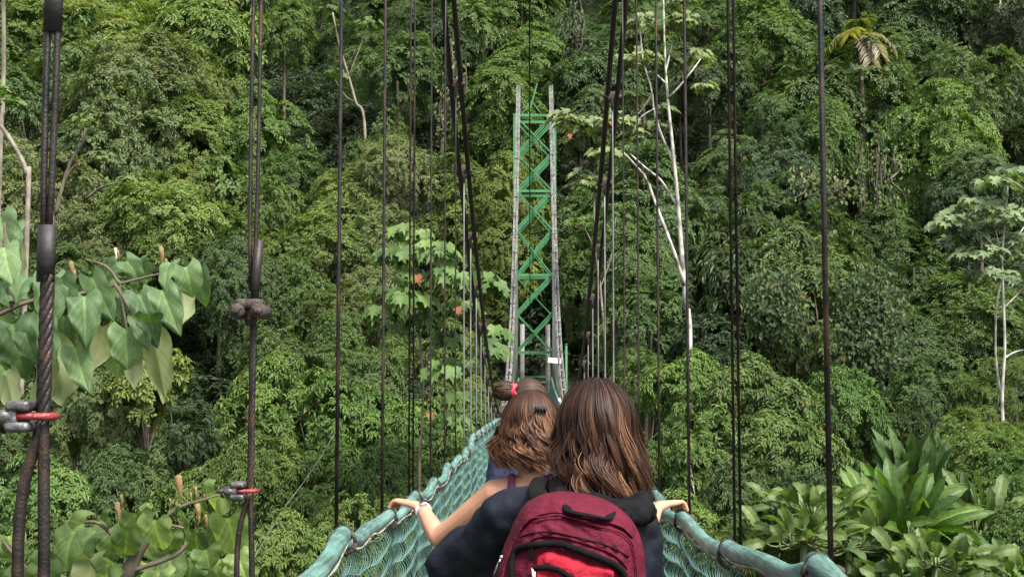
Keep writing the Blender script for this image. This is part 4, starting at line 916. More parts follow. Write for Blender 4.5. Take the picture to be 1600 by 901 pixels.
M['black_cloth'] = cloth('black_cloth', (.003, .003, .0035), (.005, .005, .006), .85)
M['denim'] = cloth('denim', (.03, .05, .10), (.06, .09, .16), .8, scale=(20, 20, 20))
M['purple'] = cloth('purple_top', (.10, .025, .06), (.16, .04, .09), .8)
M['navy_tee'] = cloth('navy_tee', (.03, .035, .07), (.05, .055, .10), .8)
M['khaki'] = cloth('khaki', (.16, .13, .08), (.22, .18, .12), .8)
M['shoe'] = cloth('shoe', (.08, .08, .08), (.2, .2, .2), .7)
M['sole'] = simple('sole', (.5, .5, .48), (.6, .6, .58), .7, 0, bump=0)

def finish(o, vox, smooth=6, disp=0, dsize=.1):
    md = o.modifiers.new('remesh', 'REMESH'); md.mode = 'VOXEL'; md.voxel_size = vox; md.use_smooth_shade = True
    if smooth: sm = o.modifiers.new('smooth', 'SMOOTH'); sm.iterations = smooth; sm.factor = .6
    if disp:
        tx = bpy.data.textures.new('folds', 'CLOUDS'); tx.noise_scale = dsize; tx.noise_depth = 2
        d = o.modifiers.new('folds', 'DISPLACE'); d.texture = tx; d.strength = disp; d.mid_level = .5; d.texture_coords = 'LOCAL'
    return o
def limb(m, pts, rad, k=14):
    n = 4 * len(pts); P = smooth_path(pts, n); m.tube(P, np.interp(np.linspace(0, 1, n), np.linspace(0, 1, len(rad)), rad), k)
    m.ball(P[0], rad[0], 12); m.ball(P[-1], rad[-1], 12)
def hand(m, wrist, knuck, across, down, side_in, wid=.070, curl=.6):
    """palm from wrist to knuckles; four fingers that bend over the rail; thumb on the inner side"""
    w_, k_ = np.array(wrist, float), np.array(knuck, float); d = unit(k_ - w_); a = np.array(across, float); a = unit(a - d * (a @ d)); dn = np.array(down, float); dn = unit(dn - d * (dn @ d))
    for t in (-1, -.33, .33, 1):
        kk = k_ + a * t * wid * .40 - d * abs(t) * .006
        m.tube(smooth_path([w_ + a * t * .014, (w_ + kk) / 2 + a * t * .004 - dn * .004, kk], 6), [.019, .0155, .0105], 10); m.ball(kk, .0108, 8)
        ln = {-1: .064, -.33: .078, .33: .082, 1: .074}[t]
        p1 = kk + d * ln * .48 + dn * .002 + a * t * .005; p2 = p1 + unit(d * (1 - curl * .55) + dn * curl) * ln * .36; p3 = p2 + unit(d * (1 - curl) * .8 + dn * (curl + .3)) * ln * .30
        m.tube(smooth_path([kk, p1, p2, p3], 10), np.linspace(.0098, .0078, 10), 9); m.ball(p3, .0078, 8)
    tb = w_ + d * .022 + a * side_in * .022; t1 = tb + (d * .55 + a * side_in * .75 + dn * .3) * .034; t2 = t1 + unit(d * .9 + a * side_in * .25 + dn * .5) * .028; t3 = t2 + unit(d * .8 + dn * .8) * .022
    m.tube(smooth_path([tb, t1, t2, t3], 9), [.015, .0145, .013, .0115, .0105, .0098, .0092, .0086, .0074], 9); m.ball(t3, .0075, 8)
def head(m, C, s=1.0, yaw=0.0):
    """cranium, jaw, nose, ears; facing +Y"""
    c, sn = math.cos(yaw), math.sin(yaw); Rz = np.array(((c, -sn, 0), (sn, c, 0), (0, 0, 1)))
    q = lambda x, y, z: np.array(C) + Rz @ (np.array((x, y, z)) * s)
    m.ball(q(0, -.008, .022), np.array((.074, .092, .088)) * s, 18, Rz); m.ball(q(0, .030, -.045), np.array((.054, .056, .062)) * s, 14, Rz); m.ball(q(0, .066, -.088), .022 * s, 10)
    m.tube([q(0, .088, .012), q(0, .108, -.028)], [.007 * s, .012 * s], 8); m.ball(q(0, .106, -.030), .013 * s, 8)
    m.tube([q(-.020, .083, -.058), q(0, .090, -.057), q(.020, .083, -.058)], .006 * s, 6)
    for sx in (-1, 1):
        m.ball(q(sx * .076, 0, -.012), np.array((.010, .020, .032)) * s, 10, Rz); m.ball(q(sx * .030, .077, .010), .013 * s, 8)
def eyes(C, parent, org, s=1.0):
    m = MB()
    for sx in (-1, 1): m.ball(np.array(C) + np.array((sx * .030, .086, .010)) * s - org, .0085 * s, 8)
    m.build('eyes', M['eye'], parent)
M['eye'] = simple('eye', (.02, .012, .008), (.05, .03, .02), .2, 0, bump=0)

def hair_strands(C, rad, n, endz, seed, wave=.008, freq=2.2, flare=1.15, part=.0, ncl=46, dark=(.030, .014, .008), mid=(.115, .050, .024), lite=(.34, .165, .075), face=.60, width=.0030, taper=.5, thick=.022, tilt=0, litef=.16):
    """loose hair: strands leave a parting, follow the skull and fall; facing +Y. returns V, F, colour"""
    rg = np.random.default_rng(seed); Cn = np.array(C); rad = np.array(rad)
    clp = np.sort(rg.uniform(0, 2 * np.pi, ncl)); clphase = 2.5 * np.sin(clp * 3) + rg.uniform(-1.1, 1.1, ncl); cltone = rg.uniform(0, 1, ncl) ** 1.6; cllen = rg.uniform(.86, 1.06, ncl); clr = rg.uniform(0, 1, ncl); clf = rg.uniform(.75, 1.3, ncl)
    NP = 26; V, Fq, Cc = [], [], []; base = 0
    phi = rg.uniform(0, 2 * np.pi, n)
    fd = np.abs((phi - np.pi / 2 + np.pi) % (2 * np.pi) - np.pi)      # angle from the face direction
    phi = np.where(fd < face, np.pi / 2 + np.sign((phi - np.pi / 2 + np.pi) % (2 * np.pi) - np.pi) * (face + rg.uniform(0, .35, n)), phi)
    ci = np.argmin(np.abs((phi[:, None] - clp[None] + np.pi) % (2 * np.pi) - np.pi), 1)
    dphi = (clp[ci] - phi + np.pi) % (2 * np.pi) - np.pi
    t = np.linspace(0, 1, NP)[None]
    lay = rg.uniform(0, 1, n)                       # inner to outer layer
    ez = endz(phi) * cllen[ci] * rg.uniform(.88, 1.03, n) - 0
    # arc on the skull, then fall
    th0 = rg.uniform(.05, .5, n) * (1 - .3 * lay); arc = .42
    th = np.where(t < arc, th0[:, None] + (np.pi / 2 - th0[:, None]) * (t / arc), np.pi / 2)
    down = np.where(t < arc, 0, (t - arc) / (1 - arc))
    cl = .75 * np.clip(t * 1.3, 0, 1) * (taper)
    ph = phi[:, None] + dphi[:, None] * cl
    rr = (1 + (thick / .1) * (lay[:, None] - .5) * .9) * (1 + (flare - 1) * np.sin(np.clip(down, 0, 1) * np.pi * .62)) * (1 - .10 * down ** 3 * (1 - clr[ci][:, None]))
    x = rad[0] * np.sin(th) * np.cos(ph) * rr; y = rad[1] * np.sin(th) * np.sin(ph) * rr; z = rad[2] * np.cos(th) * (1 + (thick / .1) * (lay[:, None] - .5) * .9)
    z = z - down * (-ez[:, None])
    y = np.where(y < 0, y * (1 - .25 * down), y)
    wv = wave * np.clip(t * 1.5 - .25, 0, 1) ** 1.2
    a_ = freq * 2 * np.pi * t * clf[ci][:, None] + clphase[ci][:, None] + rg.normal(size=(n, 1)) * .25
    x = x + wv * np.sin(a_) * (-np.sin(ph)) + wv * .8 * np.cos(a_) * np.cos(ph) + part * (1 - t) ** 2 * .04; y = y + wv * np.sin(a_) * np.cos(ph) + wv * .8 * np.cos(a_) * np.sin(ph)
    fly = ((rg.uniform(size=n) < .14)[:, None] * rg.normal(size=(n, 1)) * .020 + rg.normal(size=(n, 1)) * .003) * t ** 1.3; x = x + fly; y = y + fly * .5
    P = np.stack([x + tilt * z, y, z], -1) + Cn
    T_ = unit(np.gradient(P, axis=1)); out = np.stack([np.cos(ph), np.sin(ph), np.cos(th) * 0 + .25], -1); S = unit(np.cross(T_, unit(out)))
    tw = rg.normal(size=(n, 1, 1)) * .16; S = unit(S + tw * unit(out))
    w_ = width * np.clip(np.minimum(1, (1 - t) * 5 + .15), 0, 1) * rg.uniform(.6, 1.25, (n, 1))
    L_ = P - S * w_[..., None] / 2; R_ = P + S * w_[..., None] / 2
    V = np.stack([L_, R_], 2).reshape(-1, 3)
    b0 = np.arange(n)[:, None] * NP * 2 + np.arange(NP - 1)[None] * 2
    Fq = np.stack([b0, b0 + 1, b0 + 3, b0 + 2], -1).reshape(-1, 4)
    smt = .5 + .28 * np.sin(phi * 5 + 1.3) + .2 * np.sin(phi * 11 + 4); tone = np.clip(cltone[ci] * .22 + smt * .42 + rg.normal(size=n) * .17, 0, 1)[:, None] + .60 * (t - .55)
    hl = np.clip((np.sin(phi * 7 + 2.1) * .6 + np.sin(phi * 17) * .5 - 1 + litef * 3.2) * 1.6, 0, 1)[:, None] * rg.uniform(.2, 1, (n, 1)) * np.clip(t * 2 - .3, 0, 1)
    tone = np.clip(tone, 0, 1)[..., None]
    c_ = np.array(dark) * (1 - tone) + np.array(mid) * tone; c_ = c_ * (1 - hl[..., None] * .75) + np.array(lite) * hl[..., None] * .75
    return V, Fq, np.repeat(c_.reshape(-1, 3), 2, axis=0)
def hair_toward(C, rad, target, n, seed, dark=(.030, .014, .008), mid=(.09, .045, .025), width=.003, below=-.55, thick=.006):
    """combed hair: strands run over the skull to a gathering point on it"""
    rg = np.random.default_rng(seed); d0 = unit(rg.normal(size=(n * 3, 3))); d0 = d0[(d0[:, 2] > below) & ~((d0[:, 1] > .55) & (d0[:, 2] < .55))][:n]; n = len(d0)
    d1 = unit(unit(np.array(target, float))[None] + rg.normal(size=(n, 3)) * .06); NP = 14; t = np.linspace(0, 1, NP)[None, :, None]
    om = np.arccos(np.clip((d0 * d1).sum(1), -1, 1))[:, None, None]; D_ = (np.sin((1 - t) * om) * d0[:, None] + np.sin(t * om) * d1[:, None]) / (np.sin(om) + 1e-6)
    P = np.array(C) + D_ * np.array(rad) * (1 + rg.uniform(0, thick / .1, (n, 1, 1)) + .04 * np.sin(np.pi * t))
    T_ = unit(np.gradient(P, axis=1)); S = unit(np.cross(T_, D_)); S = unit(S + rg.normal(size=(n, 1, 1)) * .15 * D_)
    V = np.stack([P - S * width / 2, P + S * width / 2], 2).reshape(-1, 3)
    b0 = np.arange(n)[:, None] * NP * 2 + np.arange(NP - 1)[None] * 2; Fq = np.stack([b0, b0 + 1, b0 + 3, b0 + 2], -1).reshape(-1, 4)
    tone = rg.uniform(0, 1, n)[:, None] ** 1.5; c_ = np.array(dark) * (1 - tone) + np.array(mid) * tone
    return V, Fq, np.repeat(c_, NP * 2, axis=0)
def hair_mat():
    m, nt, P, N, L = nodes('hair'); a = N.new('ShaderNodeAttribute'); a.attribute_name = 'tone'; L.new(a.outputs['Color'], P.inputs['Base Color'])
    P.inputs['Roughness'].default_value = .55; P.inputs['Specular IOR Level'].default_value = .22
    return m
M['hair'] = hair_mat()
def build_hair(name, parts, parent, org):
    V, Fq, Cc = [], [], []; n = 0
    for v, f, c in parts: V.append(v); Fq.append(f + n); Cc.append(c); n += len(v)
    return mesh_np(name, np.vstack(V) - org, [np.vstack(Fq)], M['hair'], parent, True, {'tone': np.vstack(Cc)})
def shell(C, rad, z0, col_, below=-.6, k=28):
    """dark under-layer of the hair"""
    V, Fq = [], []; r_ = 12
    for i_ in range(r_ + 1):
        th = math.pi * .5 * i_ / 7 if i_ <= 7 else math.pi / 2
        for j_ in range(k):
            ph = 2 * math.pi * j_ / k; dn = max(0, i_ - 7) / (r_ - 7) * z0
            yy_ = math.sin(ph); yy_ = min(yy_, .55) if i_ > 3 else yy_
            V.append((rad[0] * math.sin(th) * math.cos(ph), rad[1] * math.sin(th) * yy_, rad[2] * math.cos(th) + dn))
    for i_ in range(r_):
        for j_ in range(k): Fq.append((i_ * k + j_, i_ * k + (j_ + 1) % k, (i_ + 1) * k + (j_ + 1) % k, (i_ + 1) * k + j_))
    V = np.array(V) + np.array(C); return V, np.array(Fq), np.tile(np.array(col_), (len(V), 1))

def legs(m, hipc, y, dz, r=(.085, .06, .05, .036), sep=.085, stance=.03):
    for sx in (-1, 1):
        h = np.array((hipc[0] + sx * sep, hipc[1], hipc[2])); f = np.array((hipc[0] * .55 + sx * (sep + .01), y + sx * stance, dz + .09))
        kn = (h + f) / 2 + np.array((0, .02, .02)); limb(m, [h, kn, f], r)
def shoes(parent, org, xs_, y, dz, st):
    for sx in (-1, 1):
        m = MB(); c = np.array((xs_ + sx * .095, y + sx * st, dz)) - org
        m.ball(c + (0, -.01, .05), (.038, .05, .045), 12); m.ball(c + (0, .07, .035), (.043, .085, .034), 12); m.tube([c + (0, -.01, .05), c + (0, -.01, .10)], [.04, .036], 12)
        sh = m.build('shoe', M['shoe'], parent); finish(sh, .008, 4)
        q = MB(); q.box(c + (0, .045, .009), (.08, .24, .018), bev=.006); q.build('sole', M['sole'], sh)

# --- nearest girl with the backpack
def person1():
    org = np.array((.10, 3.1, -1.545)); root = empty('person', tuple(org), 'girl with long loose brown hair in a dark navy jacket carrying the maroon backpack', 'person', 'people walking on the footbridge')
    C = np.array((.160, 3.13, -.105)); m = MB(); head(m, C - org)
    nk = np.array((.165, 3.10, -.27)) - org; ch = np.array((.13, 3.1, -.45)) - org; hp = np.array((.09, 3.1, -.78)) - org
    limb(m, [C - org + (0, -.02, -.05), nk], [.055, .05]); m.ball(ch, (.13, .085, .17), 16); m.ball(hp, (.135, .09, .13), 16); m.tube([ch, hp], [.11, .11], 14)
    Ls, Le, Lw = np.array((-.045, 3.1, -.315)) - org, np.array((-.205, 3.27, -.455)) - org, np.array((-.19, 3.46, -.60)) - org
    Rs, Re, Rw = np.array((.245, 3.12, -.375)) - org, np.array((.275, 3.16, -.65)) - org, np.array((.27, 3.34, -.74)) - org
    for S_, E_, W_, si in ((Ls, Le, Lw, 1), (Rs, Re, Rw, -1)):
        limb(m, [S_, E_], [.045, .038]); limb(m, [E_, W_], [.037, .025]); d = unit(W_ - E_); hand(m, W_, W_ + d * .075, (1, 0, .1), (0, .1, -1), si)
    legs(m, (.08, 3.1 - org[1], -.86 - org[2]) if 0 else (-.02, 0, .68), 0.0, 0.0)
    body = m.build('body', M['skin_pale'], root); finish(body, .006, 5)
    eyes(C, root, org)
    m = MB(); jc = ch
    m.ball(ch + (0, 0, .02), (.165, .105, .17), 18); m.ball(hp + (0, 0, .0), (.165, .12, .17), 18); m.tube([ch, hp], [.150, .150], 18, flat=.75, up=(1, 0, 0))
    limb(m, [nk + (-.04, 0, -.03), Ls + (.0, 0, .005), (Ls + Le) / 2 + (.0, 0, .0), Le], [.062, .064, .070, .074]); limb(m, [Le, (Le + Lw) / 2, Lw], [.072, .060, .042])
    m.ball((Ls + Le) / 2 + (.06, .02, -.09), (.10, .07, .10), 14); limb(m, [nk + (.04, 0, -.035), Rs, Re], [.06, .062, .058]); limb(m, [Re, Rw], [.058, .040])
    j = m.build('jacket', M['navy'], root); finish(j, .009, 3, .040, .16); tx = bpy.data.textures.new('creases', 'MUSGRAVE'); tx.noise_scale = .075; dm = j.modifiers.new('creases', 'DISPLACE'); dm.texture = tx; dm.strength = .007; dm.mid_level = .2; dm.texture_coords = 'LOCAL'
    m = MB(); hc = np.array((.162, 3.055, -.262)) - org; ang = np.linspace(0, 2 * math.pi, 30)
    m.tube(np.stack([hc[0] + .098 * np.cos(ang), hc[1] + .075 * np.sin(ang), hc[2] - .006 + .022 * np.sin(ang) - .012 * np.cos(ang)], 1), .040, 12)
    m.ball(hc + (.02, -.075, -.035), (.10, .045, .045), 14); m.ball(hc + (-.06, -.04, -.012), (.075, .05, .038), 12); m.ball(hc + (.07, -.05, -.03), (.07, .05, .04), 12)
    hd = m.build('hood', M['black_cloth'], root); finish(hd, .006, 3, .036, .060)
    m = MB(); legs(m, (-.02, 0, .70), 0.0, -.01, (.098, .075, .062, .052)); m.ball((-.02, 0, .74), (.15, .11, .13), 14); tr = m.build('trousers', M['denim'], root); finish(tr, .010, 4, .012, .08)
    shoes(root, org, .09, 3.1, -1.545, .03)
    def ez(p): c = np.cos(p); s_ = np.sin(p); return -(.158 + .058 * c + .02 * np.clip(-s_, 0, 1))
    sk = np.array((.089, .108, .108)); Ch = C + (.0, -.012, .012)
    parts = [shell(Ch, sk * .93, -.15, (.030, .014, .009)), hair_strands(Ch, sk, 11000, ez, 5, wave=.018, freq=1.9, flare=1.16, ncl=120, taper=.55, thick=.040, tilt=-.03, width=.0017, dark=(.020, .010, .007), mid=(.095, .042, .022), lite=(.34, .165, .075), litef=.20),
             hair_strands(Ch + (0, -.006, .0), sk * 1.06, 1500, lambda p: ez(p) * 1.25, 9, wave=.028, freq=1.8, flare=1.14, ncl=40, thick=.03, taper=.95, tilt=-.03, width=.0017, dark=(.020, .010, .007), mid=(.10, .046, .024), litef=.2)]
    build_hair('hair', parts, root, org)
person1()

# --- second girl
def person2():
    org = np.array((-.02, 4.5, -1.545)); root = empty('person', tuple(org), 'girl in purple tank top, half tied wavy hair, both hands on the rails', 'person', 'people walking on the footbridge')
    C = np.array((-.012, 4.53, -.125)); m = MB(); head(m, C - org, .97)
    nk = np.array((-.015, 4.5, -.30)) - org; ch = np.array((-.015, 4.5, -.50)) - org; hp = np.array((-.015, 4.5, -.80)) - org
    limb(m, [C - org + (0, -.02, -.05), nk + (0, 0, -.02)], [.050, .050]); m.ball(ch, (.135, .085, .16), 16); m.ball(hp, (.135, .09, .12), 16); m.tube([ch, hp], [.105, .11], 14)
    for s_, S_, E_, W_, Kn in ((-1, (-.150, 4.5, -.372), (-.365, 4.62, -.548), (-.447, 4.85, -.462), (-.522, 4.90, -.442)), (1, (.128, 4.5, -.372), (.392, 4.60, -.580), (.472, 4.80, -.452), (.540, 4.87, -.440))):
        S_, E_, W_, Kn = (np.array(q) - org for q in (S_, E_, W_, Kn))
        limb(m, [nk + (s_ * .02, 0, -.045), S_], [.045, .050]); limb(m, [S_, (S_ + E_) / 2 + (0, 0, -.004), E_], [.050, .043, .035]); limb(m, [E_, E_ * .62 + W_ * .38, W_], [.036, .037, .0245])
        hand(m, W_, Kn, (.2 * -s_, 1, 0), (s_ * .25, 0, -1), 1 if s_ < 0 else 1, curl=.75)
    legs(m, (0, 0, .70), 0.0, 0.0)
    body = m.build('body', M['skin'], root); finish(body, .0046, 2)
    eyes(C, root, org, .97)
    m = MB(); m.ball(ch + (0, 0, -.02), (.147, .097, .15), 18); m.ball(hp + (0, 0, .02), (.148, .102, .14), 18); m.tube([ch, hp], [.125, .128], 18, flat=.8, up=(1, 0, 0))
    for s_ in (-1, 1): limb(m, [ch + (s_ * .075, -.075, .08), nk + (s_ * .070, -.03, -.012), nk + (s_ * .075, .05, -.07)], [.018, .016, .018])
    t = m.build('tank_top', M['purple'], root); finish(t, .007, 3, .008, .05)
    m = MB(); legs(m, (0, 0, .70), 0.0, .36, (.098, .09, .088, .086)); m.ball((0, 0, .72), (.152, .112, .12), 14); tr = m.build('shorts', M['denim'], root); finish(tr, .010, 3, .01, .08)
    shoes(root, org, .0, 4.5, -1.545, .03)
    Ch = C + (.0, -.012, .010); sk = np.array((.096, .108, .104))
    ez = lambda p: -(.150 + .03 * np.clip(-np.sin(p), 0, 1) + .01 * np.cos(p * 2))
    A = dict(dark=(.028, .013, .008), mid=(.135, .058, .027), lite=(.36, .17, .07), litef=.24)
    up = hair_toward(Ch, sk * 1.035, (.30, -1.0, .50), 1500, 4, dark=(.05, .024, .013), mid=(.11, .05, .026), below=.0)
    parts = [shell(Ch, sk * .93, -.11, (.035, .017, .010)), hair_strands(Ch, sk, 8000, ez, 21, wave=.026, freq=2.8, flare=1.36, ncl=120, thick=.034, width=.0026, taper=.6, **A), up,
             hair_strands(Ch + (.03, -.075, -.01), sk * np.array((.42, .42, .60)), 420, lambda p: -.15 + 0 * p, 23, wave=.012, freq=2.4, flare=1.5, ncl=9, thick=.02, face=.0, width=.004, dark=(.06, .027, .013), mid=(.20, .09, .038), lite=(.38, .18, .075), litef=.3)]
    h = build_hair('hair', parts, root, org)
    m = MB(); cl = Ch + np.array((.032, -.112, .050)) - org
    for k_ in range(4): m.tube([cl + (-.018 + .011 * k_, -.004, .008), cl + (-.019 + .012 * k_, -.012, -.006), cl + (-.018 + .011 * k_, -.002, -.014)], .0035, 6)
    m.box(cl, (.044, .010, .012), bev=.003); m.build('hair_clip', M['tape'], h)
    # watch on the left wrist
    W_ = np.array((-.447, 4.85, -.462)) - org; E_ = np.array((-.365, 4.62, -.548)) - org; ax = unit(W_ - E_); c = W_ - ax * .022; u_ = unit(np.cross(ax, (0, 0, 1))); v_ = np.cross(u_, ax); ang = np.linspace(0, 2 * math.pi, 24)
    m = MB()
    for o_ in (-.007, 0, .007): m.tube(c + ax * o_ + .0292 * (np.cos(ang)[:, None] * u_ + np.sin(ang)[:, None] * v_), .0042, 6)
    wt = m.build('wristwatch', M['white_strap'], root); m = MB(); up_ = unit(v_ * (1 if v_[2] > 0 else -1) * .8 - u_ * .0 + np.array((0, -.5, .2))); up_ = unit(up_ - ax * (up_ @ ax)); sd_ = np.cross(ax, up_)
    m.box(c + up_ * .034, (.026, .030, .010), rot=np.stack([ax, sd_, up_], 1), bev=.003); m.build('watch_case', M['steel'], wt); m = MB(); m.box(c + up_ * .0398, (.021, .025, .002), rot=np.stack([ax, sd_, up_], 1)); m.build('watch_screen', M['screen'], wt)
M['white_strap'] = simple('white_strap', (.6, .6, .58), (.7, .7, .68), .5, 0, bump=0); M['steel'] = simple('steel', (.5, .5, .5), (.6, .6, .6), .25, .9, bump=0); M['screen'] = simple('screen', (.03, .035, .045), (.04, .045, .055), .1, 0, bump=0)
person2()

def person3():
    org = np.array((-.03, 5.85, -1.545)); root = empty('person', tuple(org), 'girl in dark blue top with hair in a bun, farthest of the three', 'person', 'people walking on the footbridge')
    C = np.array((-.030, 5.86, -.065)); m = MB(); head(m, C - org, 1.02)
    nk = np.array((-.03, 5.85, -.25)) - org; ch = np.array((-.03, 5.85, -.45)) - org; hp = np.array((-.03, 5.85, -.78)) - org
    limb(m, [C - org + (0, -.02, -.05), nk], [.052, .05]); m.ball(ch, (.125, .09, .17), 16); m.ball(hp, (.14, .095, .12), 16); m.tube([ch, hp], [.115, .115], 14)
    for s_ in (-1, 1):
        S_ = np.array((-.03 + s_ * .125, 5.85, -.31)) - org; E_ = S_ + (s_ * .055, .03, -.26); W_ = E_ + (s_ * .04, .20, -.05)
        limb(m, [nk + (s_ * .02, 0, -.04), S_], [.045, .05]); limb(m, [S_, E_], [.048, .037]); limb(m, [E_, W_], [.036, .025]); d = unit(W_ - E_); hand(m, W_, W_ + d * .075, (1, 0, 0), (0, .1, -1), -s_)
    legs(m, (0, 0, .70), 0.0, 0.0)
    body = m.build('body', M['skin'], root); finish(body, .007, 4); eyes(C, root, org, 1.02)
    m = MB(); m.ball(ch + (0, 0, .01), (.135, .10, .175), 18); m.ball(hp, (.145, .11, .16), 18); m.tube([ch, hp], [.135, .135], 18, flat=.8, up=(1, 0, 0))
    for s_ in (-1, 1):
        S_ = np.array((-.03 + s_ * .125, 5.85, -.31)) - org; limb(m, [nk + (s_ * .03, 0, -.045), S_, S_ + (s_ * .03, .015, -.13)], [.050, .056, .054])
    t = m.build('shirt', M['navy_tee'], root); finish(t, .008, 4, .012, .06)
    m = MB(); legs(m, (0, 0, .70), 0.0, -.01, (.098, .075, .062, .052)); m.ball((0, 0, .73), (.152, .112, .13), 14); tr = m.build('trousers', M['khaki'], root); finish(tr, .010, 3, .01, .08)
    shoes(root, org, .0, 5.85, -1.545, .03)
    sk = np.array((.090, .108, .104)); Ch = C + (0, -.008, .012); bt = np.array((-.095, -.07, .070)); bd_ = unit(bt / sk)
    bunc = Ch + np.array((-.118, -.055, .055))
    parts = [shell(Ch, sk * .97, -.02, (.035, .020, .014)), hair_toward(Ch, sk * 1.02, bd_, 4200, 8, dark=(.035, .020, .014), mid=(.075, .045, .032), below=-.75, width=.0026)]
    parts.append(hair_toward(bunc, (.040, .040, .034), (1, .6, -.2), 1600, 12, dark=(.03, .016, .011), mid=(.11, .06, .04), below=-1, thick=.045, width=.0024))
    m = MB(); m.ball(bunc, (.036, .036, .031), 14); V = np.vstack(m.v); f3 = np.vstack(m.f[3]); f4 = np.vstack(m.f[4]); f4 = np.vstack([f4, np.column_stack([f3, f3[:, 2]])[:0]])
    parts.append((V, f4, np.tile((.03, .017, .012), (len(V), 1))))
    h = build_hair('hair', parts, root, org)
    m = MB(); tc_ = bunc + (.043, -.012, .0) - org; ang = np.linspace(0, 2 * math.pi, 24)
    for k_ in range(3): m.tube(np.stack([tc_[0] + .006 * np.sin(ang * 3 + k_) + .004 * k_, tc_[1] + .027 * np.cos(ang), tc_[2] + .027 * np.sin(ang)], 1), .0075, 6)
    m.build('hair_tie', M['red_tie'], h)
M['red_tie'] = simple('red_tie', (.60, .03, .06), (.75, .06, .10), .6, 0, bump=0)
person3()

# ------------------------------------------------------------------ backpack
M['maroon'] = cloth('maroon_fabric', (.068, .0045, .014), (.100, .008, .021), .8, scale=(30, 30, 30), bump=.35, bscale=60)
M['redfab'] = cloth('red_fabric', (.21, .007, .017), (.29, .012, .026), .75, scale=(40, 40, 40), bump=.35, bscale=60)
M['zip'] = simple('zip_tape', (.003, .0028, .003), (.007, .0065, .007), .95, 0, bump=.2, spec=.12)
BY = 2.90
outl = [(843, 776), (868, 770), (905, 772), (940, 780), (968, 794), (990, 815), (1003, 845), (1008, 885), (1007, 940), (1000, 1010), (975, 1060), (890, 1072), (810, 1060), (770, 1010), (762, 950), (768, 905), (782, 870), (795, 838), (808, 808), (822, 787)]
cpx = (888, 915); bo = nat(*cpx, BY)
OU = np.array([nat(x, y, BY) for x, y in outl])[:, [0, 2]] - bo[[0, 2]]
oa = np.arctan2(OU[:, 1], OU[:, 0]); orr = np.hypot(OU[:, 0], OU[:, 1]); k_ = np.argsort(oa); oa, orr = oa[k_], orr[k_]
oa = np.concatenate([oa - 2 * np.pi, oa, oa + 2 * np.pi]); orr = np.tile(orr, 3)
def bag_s(x, z): return np.hypot(x, z) / np.interp(np.arctan2(z, x), oa, orr)
def bag_y(x, z, s=None):
    s = bag_s(x, z) if s is None else s
    fold = .004 * np.sin(x * 150 + 3 * np.sin(z * 40)) * np.clip((z - .02) * 14, 0, 1) + .003 * np.sin(z * 90 + x * 60)
    return -.135 * np.clip(1 - np.clip(s, 0, 1) ** 3.2, 0, 1) ** .5 + fold * (1 - s ** 4)
def bag_pt(px, py, proud=0.0):
    q = nat(px, py, BY - .10) - bo; q = nat(px, py, BY + float(bag_y(q[0], q[2]))) - bo
    y = float(bag_y(q[0], q[2])); return np.array((q[0], y - proud, q[2]))
bag = empty('backpack', tuple(bo), 'maroon school backpack with red front pocket and black zips worn by the nearest girl', 'backpack')
na, nr = 96, 40
V, Fq = [], []
A_ = np.linspace(0, 2 * np.pi, na, endpoint=False); rO = np.interp(A_, oa, orr)
for i_ in range(1, nr + 1):
    s_ = (i_ / nr) ** .7; x, z = s_ * rO * np.cos(A_), s_ * rO * np.sin(A_); V.append(np.stack([x, bag_y(x, z, np.full(na, s_)), z], 1))
for s_, y_ in ((1.0, .05), (.97, .09), (.7, .10), (.02, .10)): V.append(np.stack([s_ * rO * np.cos(A_), np.full(na, y_), s_ * rO * np.sin(A_)], 1))
V = np.vstack(V); nrr = nr + 4; i_, j_ = np.meshgrid(np.arange(nrr - 1), np.arange(na), indexing='ij')
Fq = np.stack([i_ * na + j_, i_ * na + (j_ + 1) % na, (i_ + 1) * na + (j_ + 1) % na, (i_ + 1) * na + j_], -1).reshape(-1, 4)
cV = np.array([[0, float(bag_y(0.0, 0.0, 0.0)), 0]]); n0 = len(V); V = np.vstack([V, cV]); f3 = np.stack([np.full(na, n0), (np.arange(na) + 1) % na, np.arange(na)], -1)
mesh_np('body', V, [Fq, f3], M['maroon'], bag, True)
def strip(name, pts, w, mat, proud=.004, th=.5, parent=bag, n=40):
    P = smooth_path([bag_pt(x, y, proud) for x, y in pts], n)
    for q in P: q[1] = min(q[1], float(bag_y(q[0], q[2])) - proud)
    m = MB(); m.tube(P, w / 2, 10, flat=th, up=(0, 1, 0)) if 0 else m.tube(P, w / 2 * np.ones(n), 8, flat=1); return m.build(name, mat, parent)
# top flap with a rolled edge
def patch(name, poly, mat, proud, parent=bag, n=22, wav=0.0):
    """patch between an upper and a lower pixel curve lying on the bag front"""
    up_, lo_ = poly; U_ = smooth_path([(x, y, 0) for x, y in up_], n * 2); L_ = smooth_path([(x, y, 0) for x, y in lo_], n * 2); V = []
    for k in range(n):
        t = k / (n - 1); e = min(t, 1 - t)
        for i in range(n * 2):
            p = U_[i] * (1 - t) + L_[i] * t; ee = min(e * (n - 1), i, n * 2 - 1 - i)
            V.append(bag_pt(p[0], p[1], proud * min(1, ee / 1.5 + .02) - (0 if ee > 0 else .004) + wav * math.sin(i * .9 + math.sin(t * 5)) * math.sin(math.pi * t)))
    w_ = n * 2; i_, j_ = np.meshgrid(np.arange(n - 1), np.arange(w_ - 1), indexing='ij'); Fq = np.stack([i_ * w_ + j_, i_ * w_ + j_ + 1, (i_ + 1) * w_ + j_ + 1, (i_ + 1) * w_ + j_], -1).reshape(-1, 4)
    return mesh_np(name, np.array(V), [Fq], mat, parent, True)
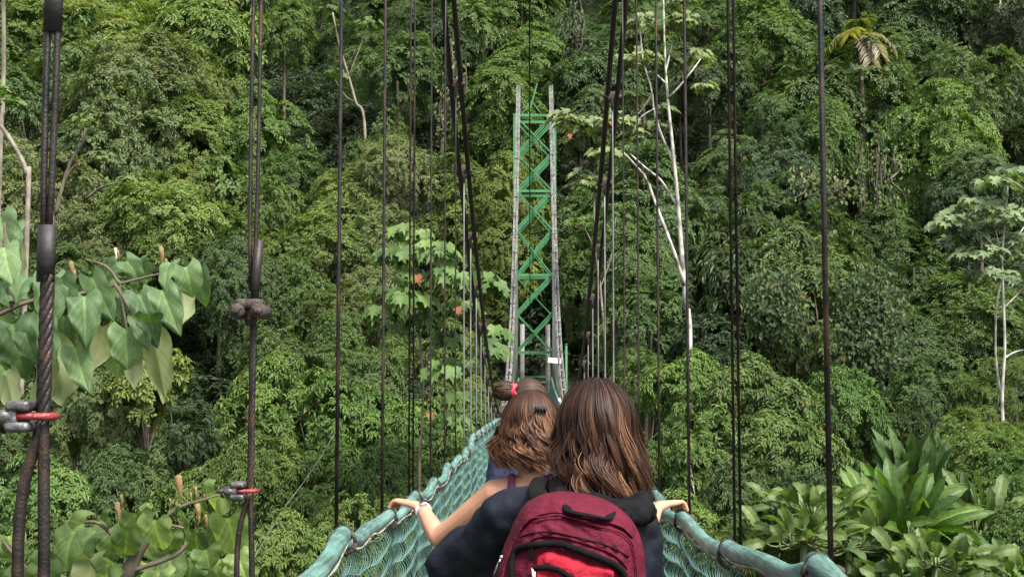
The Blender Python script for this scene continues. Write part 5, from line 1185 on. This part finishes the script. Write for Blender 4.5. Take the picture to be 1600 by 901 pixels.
patch('flap', ([(806, 822), (830, 786), (868, 775), (905, 777), (940, 785), (972, 800), (994, 826)], [(806, 836), (832, 810), (862, 802), (895, 806), (935, 815), (970, 824), (990, 842)]), M['maroon'], .012)
patch('front_panel', ([(812, 842), (840, 818), (870, 816), (900, 818), (935, 825), (965, 832), (985, 850)], [(812, 862), (835, 842), (870, 840), (905, 848), (945, 862), (965, 874), (982, 892)]), M['maroon'], .007, wav=.0022)
patch('front_pocket', ([(838, 868), (852, 860), (870, 862), (900, 870), (925, 880), (950, 884), (960, 890)], [(828, 980), (850, 985), (870, 990), (900, 990), (925, 985), (945, 975), (958, 960)]), M['redfab'], .014, wav=.002)
z1 = strip('zip', [(800, 905), (800, 875), (808, 856), (836, 850), (870, 848), (905, 858), (940, 872), (965, 884), (978, 905), (984, 950)], .0155, M['zip'], .009)
z2 = strip('zip', [(833, 886), (850, 884), (872, 888), (892, 900), (915, 910), (950, 912)], .0125, M['zip'], .016)
strip('piping', [(784, 905), (792, 872), (804, 842), (824, 812), (848, 806), (872, 803), (905, 812), (940, 822), (972, 832), (990, 855), (996, 910)], .005, M['maroon'], .012)
strip('piping', [(812, 838), (830, 832), (860, 830), (900, 838), (950, 852), (982, 868)], .0035, M['zip'], .008)
m = MB()
for dx in (0, 4): m.tube([bag_pt(826 + dx, 850, .015), bag_pt(829 + dx, 874, .018)], .0022, 6)
m.box(bag_pt(829, 851, .016), (.012, .006, .008), bev=.002); m.build('zip_pull', M['steel_dark'] if 'steel_dark' in M else M['zip'], z1)
m = MB(); m.tube([bag_pt(832, 885, .02), bag_pt(833, 898, .024)], .0022, 6); m.box(bag_pt(834, 895, .022), (.008, .003, .014), bev=.001); m.build('zip_pull', M['white_strap'], z2)
z3 = strip('zip', [(786, 860), (780, 880), (776, 905), (774, 940)], .006, M['zip'], .004)
m = MB(); m.tube([bag_pt(784, 868, .010), bag_pt(778, 880, .012), bag_pt(773, 893, .012)], .0024, 6); m.ball(bag_pt(784, 868, .010), .005, 8); m.build('zip_pull', M['steel'], z3)
# grab handle
m = MB(); hp = [bag_pt(882, 786, -.004), bag_pt(888, 796, .022), bag_pt(905, 800, .032), bag_pt(930, 805, .032), bag_pt(948, 808, .024), bag_pt(956, 800, -.004)]
m.tube(smooth_path(hp, 20), .0105, 10, flat=.45); m.build('handle', M['zip'], bag)
for pts in ([(845, 790), (838, 772), (838, 762), (846, 752)], [(965, 812), (978, 795), (985, 782), (982, 768)]):
    P = smooth_path([nat(x, y, yy_) - bo for (x, y), yy_ in zip(pts, (2.92, 2.97, 3.0, 3.10))] + [nat(pts[-1][0], pts[-1][1] + 60, 3.25) - bo, nat(pts[-1][0] - 8, pts[-1][1] + 180, 3.27) - bo, nat(pts[-1][0] - 20, pts[-1][1] + 250, 3.10) - bo, nat(pts[-1][0] - 10, pts[-1][1] + 250, 2.98) - bo], 40)
    m = MB(); m.tube(P, .026, 10, flat=.30, up=(0, .3, 1)) if 0 else m.tube(P, .021, 10, flat=.45); m.build('shoulder_strap', M['zip'], bag)
